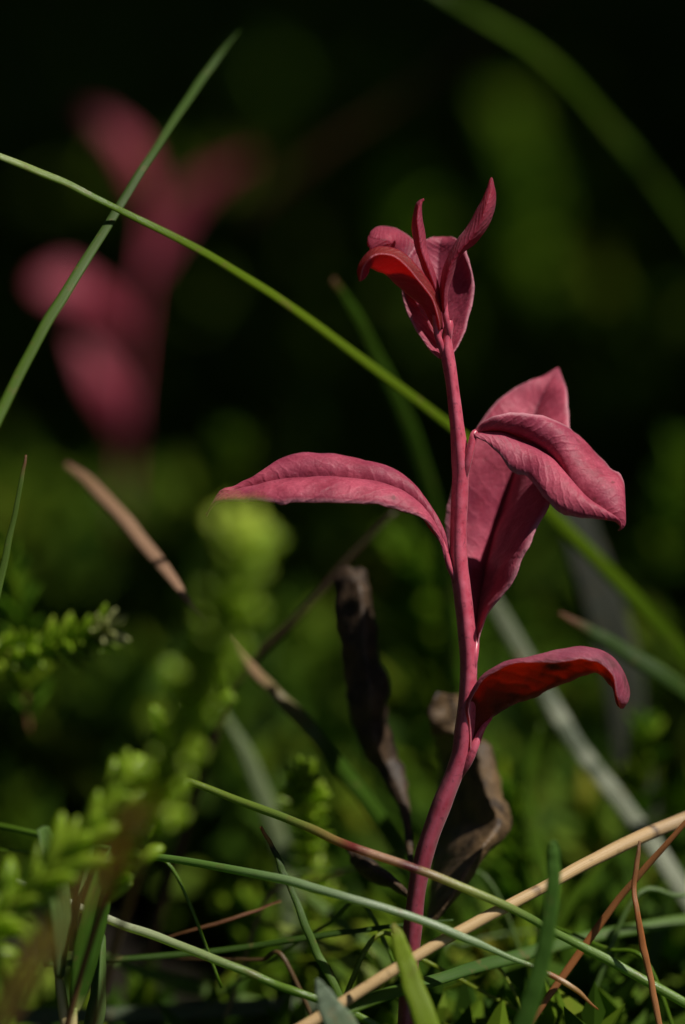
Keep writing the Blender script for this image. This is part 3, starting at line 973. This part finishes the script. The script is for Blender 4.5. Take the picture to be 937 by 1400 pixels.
blade('sharp blade with a red brown stretch crossing low in front of the stem',
      [(215, 1050, .006, 4), (240, 1061, .005, 9), (330, 1095, .002, 12), (420, 1130, -.004, 13), (480, 1157, -.008, 13), (560, 1184, -.010, 13), (640, 1216, -.010, 13), (715, 1250, -.006, 12),
       (760, 1275, 0, 12), (830, 1312, .003, 14), (937, 1372, .004, 14), (1040, 1440, .008, 14), (1120, 1530, .01, 14)],
      [(0, G_YEL), (0.22, (0.15, 0.22, 0.04)), (0.31, (0.28, 0.18, 0.06)), (0.345, (0.20, 0.03, 0.03)), (0.37, (0.48, 0.28, 0.18)), (0.40, (0.42, 0.24, 0.15)), (0.415, (0.14, 0.02, 0.03)), (0.43, (0.36, 0.24, 0.12)),
       (0.5, (0.34, 0.38, 0.11)), (0.6, (0.16, 0.26, 0.06)), (1, (0.16, 0.27, 0.04))], rough=0.25, spec=0.6, flat=0.8, groove=0)
blade('sharp silvery green blade with a brown withered tip, low across the stem',
      [(-40, 1120, .03, 8), (60, 1142, .02, 9), (150, 1161, .01, 10), (270, 1180, 0, 12), (380, 1201, -.008, 13), (470, 1226, -.012, 13), (560, 1252, -.013, 13), (640, 1284, -.012, 13), (690, 1306, -.010, 8), (740, 1327, -.008, 8), (780, 1348, -.008, 8), (818, 1380, -.006, 2)],
      [(0, G_MID), (0.3, (0.13, 0.24, 0.05)), (0.5, (0.34, 0.42, 0.27)), (0.7, (0.24, 0.34, 0.16)), (0.82, (0.18, 0.28, 0.08)), (0.85, RUST), (0.9, TAN), (1, RUST)], rough=0.25, spec=0.7, flat=0.8, groove=0)  # whitish stretch is a sun highlight painted into the colour run
blade('white streaked green blade sloping along the bottom left of centre',
      [(20, 1205, .004, 11), (90, 1232, .002, 12), (150, 1258, -.002, 13), (220, 1283, -.005, 13), (310, 1318, -.008, 13), (370, 1343, -.009, 12), (432, 1366, -.010, 12), (520, 1405, -.006, 12), (640, 1480, 0, 12)],
      [(0, G_PALE), (0.25, (0.48, 0.50, 0.36)), (0.45, (0.30, 0.38, 0.15)), (0.6, (0.14, 0.24, 0.03)), (1, G_MID)], rough=0.25, spec=0.7, flat=0.8, groove=0)  # near-white stretch paints the glint of the sun
blade('straight tan straw sloping up to the right across the foreground',
      [(380, 1425, -.022, 18), (470, 1370, -.018, 18), (560, 1313, -.014, 17), (650, 1262, -.009, 17), (735, 1217, -.003, 17), (830, 1166, .006, 19), (900, 1134, .012, 21), (980, 1104, .018, 21), (1100, 1065, .025, 20)],
      [(0, (0.46, 0.31, 0.15)), (0.3, TAN), (0.485, TAN), (0.495, (0.16, 0.1, 0.05)), (0.505, TAN), (0.72, (0.46, 0.31, 0.15)), (0.735, (0.12, 0.08, 0.05)), (0.75, (0.40, 0.27, 0.14)), (1, (0.30, 0.21, 0.12))],
      name='straw', cat='straw', trans=0.05, flat=0.75, groove=0, stripe=0.3)
blade('rust coloured thin stalk climbing to the right edge',
      [(705, 1440, .006, 8), (735, 1385, .006, 9), (790, 1306, .008, 11), (840, 1238, .008, 10), (885, 1183, .006, 9), (940, 1122, .004, 7), (990, 1070, .004, 5)],
      [(0, BROWN), (0.4, RUST), (0.6, (0.42, 0.17, 0.06)), (1, RUST)], name='straw', cat='straw', trans=0.1, flat=0.7)
blade('wiry brown stalk hanging down near the right edge',
      [(875, 1150, .004, 4), (871, 1180, .003, 7), (867, 1215, .002, 7), (872, 1250, 0, 8), (878, 1290, 0, 10), (888, 1330, 0, 9), (896, 1370, 0, 9), (910, 1440, 0, 8)],
      [(0, BROWN), (0.5, RUST), (1, (0.40, 0.18, 0.07))], name='straw', cat='straw', trans=0.1, flat=0.7)
blade('upright soft green blade with a blunt tip right of the stem',
      [(757, 1150, -.036, 8), (757, 1166, -.036, 16), (757, 1200, -.036, 19), (752, 1250, -.036, 21), (744, 1300, -.036, 23), (732, 1350, -.036, 26), (716, 1400, -.036, 28), (690, 1480, -.036, 30)],
      [(0, (0.14, 0.27, 0.05)), (0.3, (0.10, 0.22, 0.03)), (1, (0.07, 0.16, 0.02))], flat=0.35, trans=0.5)
blade('bright yellow green blade standing in front of the straw',
      [(538, 1262, -.024, 5), (545, 1282, -.025, 18), (555, 1315, -.026, 26), (570, 1360, -.028, 31), (588, 1410, -.03, 34), (610, 1480, -.03, 36)],
      [(0, (0.30, 0.27, 0.04)), (0.2, (0.27, 0.36, 0.025)), (1, (0.21, 0.30, 0.02))], flat=0.3, trans=0.5)
blade('grey green pointed leaf tip poking up at the bottom edge',
      [(434, 1338, -.03, 4), (442, 1358, -.03, 22), (455, 1385, -.03, 36), (470, 1410, -.03, 46), (500, 1480, -.03, 50)],
      [(0, (0.15, 0.20, 0.12)), (0.3, (0.17, 0.22, 0.14)), (1, (0.12, 0.17, 0.08))], flat=0.22, trans=0.2)
blade('small dark green blade with a kinked brown tip at the lower left of the stem',
      [(357, 1130, .0, 4), (368, 1150, 0, 6), (380, 1172, -.001, 8), (386, 1190, -.002, 11), (398, 1215, -.003, 9), (415, 1258, -.005, 11), (435, 1305, -.006, 12), (456, 1345, -.008, 12), (490, 1420, -.01, 12)],
      [(0, RUST), (0.14, (0.25, 0.15, 0.03)), (0.18, (0.03, 0.03, 0.01)), (0.26, (0.05, 0.09, 0.015)), (0.6, (0.08, 0.15, 0.025)), (1, G_MID)], flat=0.7)
blade('dim dark green blade lying nearly level behind the lower blades',
      [(60, 1318, .02, 8), (150, 1312, .02, 9), (300, 1300, .018, 9), (430, 1280, .015, 9), (560, 1264, .012, 6), (620, 1258, .012, 3)],
      [(0, G_DARK), (1, G_DARK)], flat=0.6)
blade('soft green blade sweeping along the bottom right behind the straw',
      [(440, 1395, -.02, 20), (520, 1362, -.012, 19), (600, 1338, .0, 19), (690, 1312, .015, 20), (800, 1283, .03, 20), (940, 1258, .04, 18), (1060, 1245, .05, 16)],
      [(0, G_MID), (0.4, (0.06, 0.13, 0.025)), (1, G_MID)], flat=0.5)
blade('thin rusty sliver lying in the moss left of the stem',
      [(225, 1283, .02, 3), (280, 1267, .018, 5), (330, 1252, .018, 5), (385, 1232, .02, 2)], [(0, BROWN), (1, (0.2, 0.07, 0.025))], name='straw', cat='straw')
blade('faint grey green blade blurred along the bottom edge',
      [(20, 1390, .05, 22), (140, 1388, .05, 24), (280, 1382, .05, 24), (420, 1374, .05, 24), (600, 1372, .05, 22)], [(0, (0.08, 0.11, 0.06)), (1, (0.08, 0.11, 0.05))], flat=0.3)
blade('dim green blade leaning in the dark left of the seedling tip',
      [(455, 382, .075, 8), (480, 420, .08, 16), (520, 500, .09, 22), (560, 590, .10, 24), (590, 690, .11, 24), (610, 800, .12, 24), (620, 950, .13, 24)], [(0, BROWN), (0.1, G_DARK), (1, G_DARK)])
blade('thin dark twig leaning behind the mid left leaf',
      [(540, 700, .07, 7), (480, 760, .07, 9), (420, 830, .07, 10), (350, 900, .072, 12), (310, 960, .075, 12), (270, 1080, .08, 14), (225, 1220, .09, 15), (180, 1400, .10, 16)],
      [(0, (0.035, 0.022, 0.012)), (0.4, (0.04, 0.022, 0.012)), (1, (0.02, 0.012, 0.007))], name='twig', cat='twig', trans=0.0, flat=1.0, groove=0)

for lb, ct, c in [
    ('soft green blade slanting low behind the foot of the stem', [(380, 1190, .07, 4), (440, 1240, .07, 16), (520, 1310, .07, 22), (600, 1400, .07, 24), (660, 1500, .07, 24)], G_MID),
    ('soft yellow green blade curving behind the kinked blade', [(540, 1360, .06, 20), (470, 1310, .06, 20), (400, 1275, .06, 16), (330, 1255, .06, 3)], G_YEL),
    ('soft green blade leaning right behind the blunt upright blade', [(690, 1480, .06, 20), (720, 1360, .06, 20), (770, 1250, .06, 17), (840, 1160, .06, 4)], G_MID),
    ('soft dark blade behind the wiry stalk at the right edge', [(860, 1480, .08, 24), (880, 1350, .08, 24), (920, 1220, .08, 20), (980, 1120, .08, 4)], G_DARK),
    ('soft green blade slanting under the white streaked blade', [(120, 1300, .07, 4), (200, 1330, .07, 18), (300, 1360, .07, 22), (420, 1400, .07, 24), (520, 1460, .07, 24)], G_MID),
    ('soft pale blade rising left of the dead leaf', [(400, 1300, .10, 26), (390, 1180, .10, 26), (350, 1060, .10, 22), (300, 960, .10, 4)], G_PALE),
    ('soft green blade bending behind the dead tan leaf', [(780, 1300, .10, 24), (740, 1180, .10, 24), (720, 1080, .10, 20), (740, 990, .10, 4)], G_MID),
]:
    blade(lb, ct, [(0, c), (1, c)], flat=0.35)

random.seed(41)
used_labels = set()
for k in range(13):
    x0, y0 = random.uniform(40, 900), random.uniform(1180, 1380)
    a = random.uniform(-0.5, 0.5) + (math.pi if random.random() < 0.5 else 0)
    ln = random.uniform(160, 380)
    d0 = random.uniform(.008, .06)
    bend = random.uniform(-60, 60)
    w = random.uniform(4, 7)
    ct = [(x0 + math.cos(a) * ln * t, y0 + math.sin(a) * ln * t + bend * t * t, d0 + 0.02 * t, w * (1 - t) ** 0.5 + 0.4) for t in (0, .2, .4, .6, .8, 1)]
    ct = [(x0 - math.cos(a) * 70, y0 - math.sin(a) * 70 + 160, d0 - .002, w)] + ct
    cn, c = random.choice([('green', G_MID), ('yellow green', G_YEL), ('pale green', (0.12, 0.2, 0.05)), ('dull brown', (0.14, 0.085, 0.035)), ('straw coloured', (0.24, 0.17, 0.07))])
    tip = ct[-1]
    near = min([((95, 1380), 'the pale stalks'), ((230, 1290), 'the white streaked blade'), ((400, 1220), 'the kinked blade'), ((560, 1230), 'the foot of the stem'),
                ((450, 1370), 'the grey green leaf tip'), ((560, 1340), 'the bright yellow green blade'), ((745, 1250), 'the blunt upright blade'), ((870, 1260), 'the wiry brown stalk'),
                ((850, 1160), 'the upper end of the straw'), ((30, 1150), 'the plump leaved sprig'), ((780, 1370), 'the rust coloured stalk')],
               key=lambda q: math.hypot(q[0][0] - tip[0], q[0][1] - tip[1]))[1]
    lb = f'hair thin {cn} strand whose tip lies near {near}'
    if lb in used_labels:
        lb = f'hair thin {cn} strand bending {"up" if bend < 0 else "down"} toward {near}, one of a close pair'
    used_labels.add(lb)
    blade(lb, ct, [(0, c), (0.8, c), (1, BROWN)], flat=0.7, nseg=6, rough=0.3, spec=0.5)

# ------------------------------------------------------------------ leafy shoot at the lower left corner
sh = thing('green_shoot', 'dark green lance leaved shoot with pale stalks at the lower left corner', 'plant', ground_at(95, -0.012))
M_LANCE = blade_material('lance_leaf', [(0, (0.50, 0.46, 0.22)), (0.04, (0.30, 0.33, 0.10)), (0.1, (0.06, 0.14, 0.015)), (0.6, (0.09, 0.20, 0.02)), (1, (0.14, 0.27, 0.05))], rough=0.4, trans=0.4)
M_LANCE2 = blade_material('lance_leaf_underside', [(0, (0.14, 0.20, 0.07)), (0.5, (0.12, 0.20, 0.05)), (1, (0.10, 0.18, 0.04))], rough=0.5, trans=0.35)
M_STALK = blade_material('pale_stalk', [(0, (0.55, 0.42, 0.2)), (0.7, (0.52, 0.44, 0.2)), (1, (0.25, 0.3, 0.08))], rough=0.4, trans=0.1)
tube('stalk', [(96, 1560, -.012, 17), (97, 1460, -.012, 16), (99, 1400, -.012, 14), (102, 1378, -.012, 8)], M_STALK, sh)
tube('stalk', [(92, 1500, -.012, 12), (90, 1420, -.012, 12), (86, 1375, -.012, 14), (82, 1342, -.012, 12), (80, 1325, -.012, 6)], M_STALK, sh)
r = [((96, 1385, -.013), (101, 1388, -.012), (107, 1385, -.011)),
     ((97, 1345, -.016), (108, 1345, -.012), (124, 1345, -.011)),
     ((103, 1295, -.018), (119, 1295, -.012), (138, 1295, -.012)),
     ((115, 1240, -.019), (132, 1240, -.012), (150, 1240, -.013)),
     ((130, 1195, -.018), (146, 1195, -.012), (160, 1190, -.014)),
     ((148, 1160, -.016), (159, 1158, -.012), (168, 1155, -.014)),
     ((164, 1128, -.013), (170, 1126, -.012), (175, 1124, -.013)),
     ((178, 1104, -.012), (180, 1102, -.012), (182, 1102, -.012))]
leaf_blade('leaf', r, M_LANCE, sh, bulge=0.12, wav=0.0003, seed=31)
r = [((112, 1440, -.006), (120, 1440, -.007), (128, 1440, -.006)),
     ((118, 1390, -.003), (132, 1390, -.007), (143, 1385, -.003)),
     ((126, 1345, -.001), (136, 1345, -.006), (144, 1340, -.002)),
     ((132, 1300, .000), (138, 1300, -.004), (144, 1298, -.002)),
     ((136, 1275, -.001), (139, 1275, -.002), (142, 1275, -.002))]
leaf_blade('leaf', r, M_LANCE2, sh, bulge=0.1, wav=0.0004, seed=32)
r = [((76, 1335, -.016), (81, 1338, -.014), (87, 1335, -.013)),
     ((72, 1290, -.024), (84, 1285, -.018), (94, 1285, -.014)),
     ((66, 1230, -.028), (82, 1225, -.020), (95, 1225, -.016)),
     ((60, 1180, -.028), (74, 1175, -.022), (86, 1175, -.018)),
     ((50, 1135, -.026), (58, 1130, -.024), (66, 1130, -.022))]
leaf_blade('leaf', r, M_LANCE2, sh, bulge=0.1, wav=0.0004, seed=33)
r = [((95, 1300, -.010), (98, 1300, -.010), (102, 1300, -.010)),
     ((98, 1240, -.006), (104, 1238, -.008), (110, 1236, -.007)),
     ((110, 1190, -.003), (116, 1188, -.006), (123, 1186, -.005)),
     ((128, 1120, -.002), (132, 1118, -.004), (137, 1118, -.004))]
leaf_blade('leaf', r, M_LANCE2, sh, bulge=0.1, wav=0.0003, seed=34)

# ------------------------------------------------------------------ needle leaved sprigs
MAT_NEEDLE = foliage_material('needle_leaf', [(0.05, (0.13, 0.23, 0.009)), (0.45, (0.25, 0.38, 0.018)), (0.9, (0.42, 0.52, 0.05))], rough=0.42, trans=0.5, spec=0.5, scale=90)
MAT_NEEDLE_TIP = foliage_material('sunlit_needle_tip', [(0.05, (0.24, 0.36, 0.02)), (0.5, (0.40, 0.52, 0.05)), (0.9, (0.55, 0.60, 0.10))], rough=0.5, trans=0.35, spec=0.3, scale=90)  # brighter needle copy, sunlight on the sprig tip put into its colour
MAT_NEEDLE_OLIVE = foliage_material('olive_needle_leaf', [(0.05, (0.20, 0.16, 0.015)), (0.5, (0.32, 0.26, 0.03)), (0.9, (0.42, 0.20, 0.04))], rough=0.5, trans=0.45, spec=0.3, scale=60)
MAT_NEEDLE_PALE = foliage_material('pale_bud', [(0.05, (0.22, 0.28, 0.07)), (0.9, (0.50, 0.50, 0.22))], rough=0.5, trans=0.3)
MAT_NEEDLE_DARK = foliage_material('dark_needle_leaf', [(0.05, (0.025, 0.06, 0.012)), (0.5, (0.05, 0.10, 0.02)), (0.9, (0.10, 0.16, 0.035))], rough=0.45, trans=0.3)
MAT_TWIG = blade_material('sprig_twig', [(0, (0.14, 0.06, 0.025)), (0.6, (0.24, 0.15, 0.04)), (1, (0.16, 0.2, 0.05))], rough=0.6, trans=0.05)


def needle_data(length, width):
    """a plump little leaf along +Y, 8 sided, blunt tip."""
    prof = [(0, 0.30), (0.12, 0.7), (0.35, 1.0), (0.65, 0.98), (0.85, 0.75), (0.96, 0.42), (1.0, 0.12)]
    pts = [(0, t * length, 0.06 * length * math.sin(t * 2.6)) for t, _ in prof]
    v, f, uv = tube_mesh(pts, [w * width * 0.5 for _, w in prof], 7, flat=0.7, ref=(0, 0, 1))
    return np.array(v), f


def needle_mesh(name, length, width, mat):
    v, f = needle_data(length, width)
    me = bpy.data.meshes.new(name)
    me.from_pydata([tuple(p) for p in v], [], f)
    me.polygons.foreach_set('use_smooth', [True] * len(me.polygons))
    me.materials.append(mat)
    return me


def frame_for(direction, outward):
    y = Vector(direction).normalized()
    z = Vector(outward)
    z = (z - y * z.dot(y)).normalized()
    x = y.cross(z)
    return Matrix((x, y, z)).transposed()


def sprig_frames(pts, count, spread, spread_tip, tip_crowd=1.0, start=0.0):
    """positions and frames of needles spiralling along the curve pts."""
    out = []
    n = len(pts)
    tan = np.gradient(pts, axis=0)
    for k in range(count):
        s = start + (1 - start) * (k / (count - 1)) ** tip_crowd
        i = s * (n - 1)
        a = int(min(i, n - 2))
        p = Vector(pts[a]).lerp(Vector(pts[a + 1]), i - a)
        t = Vector(tan[a]).normalized()
        ref = t.orthogonal().normalized()
        ang = k * 2.39996 + random.uniform(-.5, .5)
        rad = (Matrix.Rotation(ang, 3, t) @ ref)
        sp = spread * (1 - s) + spread_tip * s + random.uniform(-.22, .22)
        d = t * math.cos(sp) + rad * math.sin(sp)
        out.append((p, frame_for(d, -rad), s))
    return out


def sprig(label, ctrl, count, ln, wd, mat, group, spread=0.9, spread_tip=0.25, twig=6, single=True, tip_mat=None, start=0.05, crowd=0.75, name='heather_sprig', small_tip=0.75):
    """ctrl from the foot to the tip in photo pixels plus depth."""
    pts = catmull([P(*c) for c in ctrl], 60)
    t = thing(name, label, 'sprig', Vector(pts[0]), group)
    rad = np.linspace(twig * PX * 0.5, twig * PX * 0.22, 60)
    v, f, uv = tube_mesh(pts, rad, 7)
    mesh_obj('twig', v, f, MAT_TWIG, t, uv)
    fr = sprig_frames(pts, count, spread, spread_tip, crowd, start)
    if single:
        me = needle_mesh('leaf', ln, wd, mat)
        me2 = needle_mesh('leaf', ln, wd, tip_mat) if tip_mat else me
        for p, R, s in fr:
            sc = random.uniform(0.62, 1.15) * (1 - (1 - small_tip) * max(0, s - 0.8) / 0.2)
            o = bpy.data.objects.new('leaf', me2 if s > 0.86 else me)
            scene.collection.objects.link(o)
            o.parent = t
            o.matrix_local = Matrix.Translation(p - t.location) @ R.to_4x4() @ Matrix.Scale(sc, 4)
    else:
        nv, nf = needle_data(ln, wd)
        V, F = [], []
        for p, R, s in fr:
            sc = random.uniform(0.8, 1.12)
            off = len(V)
            V += [tuple(p + R @ (Vector(q) * sc)) for q in nv]
            F += [tuple(i + off for i in q) for q in nf]
        o = mesh_obj('foliage', V, F, mat, t)
        o['kind'] = 'stuff'
    return t


GS = 'green needle leaved sprigs at the left'
sprig('tall fuzzy light green sprig, its blurred round tip under the left leaf',
      [(90, 1560, -.03), (140, 1360, -.05), (195, 1170, -.085), (250, 1000, -.125), (296, 865, -.15), (318, 790, -.155), (324, 752, -.155)], 230, 0.0100, 0.0042, MAT_NEEDLE, GS, spread=0.72, spread_tip=0.45, twig=11, crowd=0.8, start=0.36, tip_mat=MAT_NEEDLE_TIP)
sprig('green sprig with plump upright leaves at the left edge',
      [(-140, 1420, -.065), (-60, 1320, -.065), (10, 1245, -.065), (75, 1185, -.065), (130, 1125, -.065), (160, 1075, -.065)], 54, 0.0112, 0.0040, MAT_NEEDLE, GS, spread=0.7, spread_tip=0.3, twig=10, crowd=0.9, start=0.1)
sprig('bushy green sprig with a rounded tip below the tall fuzzy one',
      [(70, 1480, -.02), (130, 1270, -.03), (195, 1110, -.045), (250, 1000, -.055), (286, 955, -.06)], 110, 0.0100, 0.0038, MAT_NEEDLE, GS, spread=0.9, spread_tip=0.35, twig=9, crowd=0.8, start=0.3)
sprig('dark sprig lying level with a pale round bud at its end',
      [(-160, 905, .07), (-60, 900, .07), (30, 890, .066), (100, 876, .060), (145, 862, .055)], 130, 0.0078, 0.0019, MAT_NEEDLE, GS, spread=1.15, spread_tip=0.7, twig=7, tip_mat=MAT_NEEDLE_PALE, crowd=0.85)
sprig('leafy green sprig seen end on in the moss left of the dead leaf',
      [(440, 1400, .09), (430, 1240, .085), (422, 1150, .075), (416, 1090, .065), (412, 1066, .05)], 110, 0.0078, 0.0021, MAT_NEEDLE, GS, spread=1.2, spread_tip=0.5, twig=7, crowd=0.7)
sprig('out of focus olive sprig with a rusty stem in the lower left corner',
      [(-60, 1520, -.17), (-10, 1420, -.17), (40, 1330, -.17), (95, 1250, -.17), (150, 1170, -.17), (190, 1100, -.17)], 26, 0.0065, 0.0015, MAT_NEEDLE_OLIVE, GS, spread=0.7, spread_tip=0.3, twig=14, crowd=0.9)

# sprigs further back, one mass of blurred green
GB = 'blurred green sprigs in the shade behind the seedling'
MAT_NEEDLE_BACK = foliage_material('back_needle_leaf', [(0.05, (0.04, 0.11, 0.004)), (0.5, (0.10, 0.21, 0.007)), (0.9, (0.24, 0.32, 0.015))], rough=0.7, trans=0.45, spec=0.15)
back = [
    ('upright blurred green sprig between the dead leaf and the stem', [(600, 1010, .27), (595, 920, .27), (588, 850, .26), (566, 785, .25)], 130, .015, .0045),
    ('blurred yellow green sprig behind the tip of the seedling', [(700, 620, .95), (705, 470, .95), (712, 330, .95), (700, 200, .95)], 120, .024, .0075),
    ('blurred green sprig high in the middle of the background', [(560, 420, .95), (545, 300, .95), (520, 220, .95), (530, 140, .95)], 90, .022, .006),
    ('blurred green sprig in the upper right of the background', [(860, 520, .8), (870, 400, .8), (850, 330, .8), (830, 250, .8)], 70, .02, .005),
    ('blurred green sprig beneath the broad grey blade', [(880, 1180, .12), (870, 1090, .12), (880, 1020, .12)], 60, .009, .0026),
    ('yellow olive sprig in the moss at the lower right corner', [(760, 1500, .11), (765, 1400, .11), (755, 1320, .11), (750, 1270, .11)], 80, .008, .0024),
    ('green sprig in the moss right of the stem foot', [(700, 1330, .10), (705, 1220, .10), (700, 1140, .10), (690, 1090, .10)], 70, .009, .0026),
    ('pale green sprig in the moss under the streaked blades', [(330, 1450, .11), (345, 1370, .11), (350, 1300, .11), (340, 1270, .11)], 110, .010, .0032),
    ('green sprig low in the moss behind the kinked blade', [(500, 1460, .11), (480, 1380, .11), (465, 1320, .11), (440, 1270, .11)], 100, .008, .0024),
    ('green sprig at the left edge above the pale bud', [(40, 1000, .10), (30, 900, .10), (20, 820, .10), (0, 770, .10)], 60, .009, .0026),
    ('dim green sprig behind the curved tan dead blade', [(250, 900, .4), (240, 800, .4), (270, 700, .4), (300, 640, .4)], 80, .013, .004),
    ('dim green sprig at the right edge above the pale blade', [(900, 800, .35), (910, 720, .35), (930, 640, .35)], 60, .012, .004),
]
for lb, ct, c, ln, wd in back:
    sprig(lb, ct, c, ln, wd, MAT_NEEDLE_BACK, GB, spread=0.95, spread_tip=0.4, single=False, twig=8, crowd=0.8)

# ------------------------------------------------------------------ moss over the ground
def moss():
    V, F = [], []
    nv, nf = needle_data(1.0, 0.30)
    nf4 = nf
    count = 3000
    cx, cy = [], []
    while len(cx) < count:
        d = -0.12 + 3.0 * random.random() ** 1.9
        half = (0.085 + 0.02) * (D + d) / D
        x = random.uniform(-half, half)
        y = d * math.cos(PITCH)
        g = mnoise.noise(Vector((x * 14, y * 9, 3.3)))
        if g < random.uniform(-0.45, 0.15):
            continue
        cx.append(x)
        cy.append(y)
    for x, y in zip(cx, cy):
        q = Vector((x * 5, y * 5, 0))
        z = 0.022 * mnoise.noise(q) + 0.010 * mnoise.noise(q * 3.3) + 0.004 * mnoise.noise(q * 9) - 0.008
        far = max(0.0, y)
        h = random.uniform(0.012, 0.035) * (1 + 0.4 * far)
        size = random.uniform(0.011, 0.019) * (1 + 0.8 * far)
        lean = Vector((random.gauss(0, .25), random.gauss(0, .25), 1)).normalized()
        k = random.randint(9, 13)
        top = Vector((x, y, z)) + lean * h
        for i in range(k):
            a = i * 2.39996 + random.random()
            s = i / (k - 1)
            ref = lean.orthogonal().normalized()
            rad = Matrix.Rotation(a, 3, lean) @ ref
            sp = 1.25 * (1 - s) + 0.25
            dr = lean * math.cos(sp) + rad * math.sin(sp)
            p = Vector((x, y, z)) + lean * (h * (0.35 + 0.6 * s))
            R = frame_for(dr, -rad)
            off = len(V)
            sc = size * random.uniform(.8, 1.2)
            # slim 4 vertex leaflet with a raised middle
            w = sc * 0.19
            V += [tuple(p), tuple(p + R @ Vector((w, sc * .5, 0))), tuple(p + R @ Vector((0, sc, -.1 * sc))), tuple(p + R @ Vector((-w, sc * .5, 0))), tuple(p + R @ Vector((0, sc * .5, w * 1.1)))]
            F += [(off, off + 1, off + 4), (off + 1, off + 2, off + 4), (off + 2, off + 3, off + 4), (off + 3, off, off + 4), (off, off + 3, off + 2, off + 1)]
    m = foliage_material('moss', [(0.05, (0.016, 0.048, 0.003)), (0.45, (0.058, 0.125, 0.006)), (0.75, (0.15, 0.23, 0.012)), (0.95, (0.23, 0.22, 0.018))], rough=0.7, trans=0.4, scale=25, spec=0.15)
    o = mesh_obj('moss', V, F, m, smooth=False)
    o['kind'] = 'stuff'
    o['label'] = 'low green moss and leafy shoots covering the peat'
    o['category'] = 'moss'


moss()
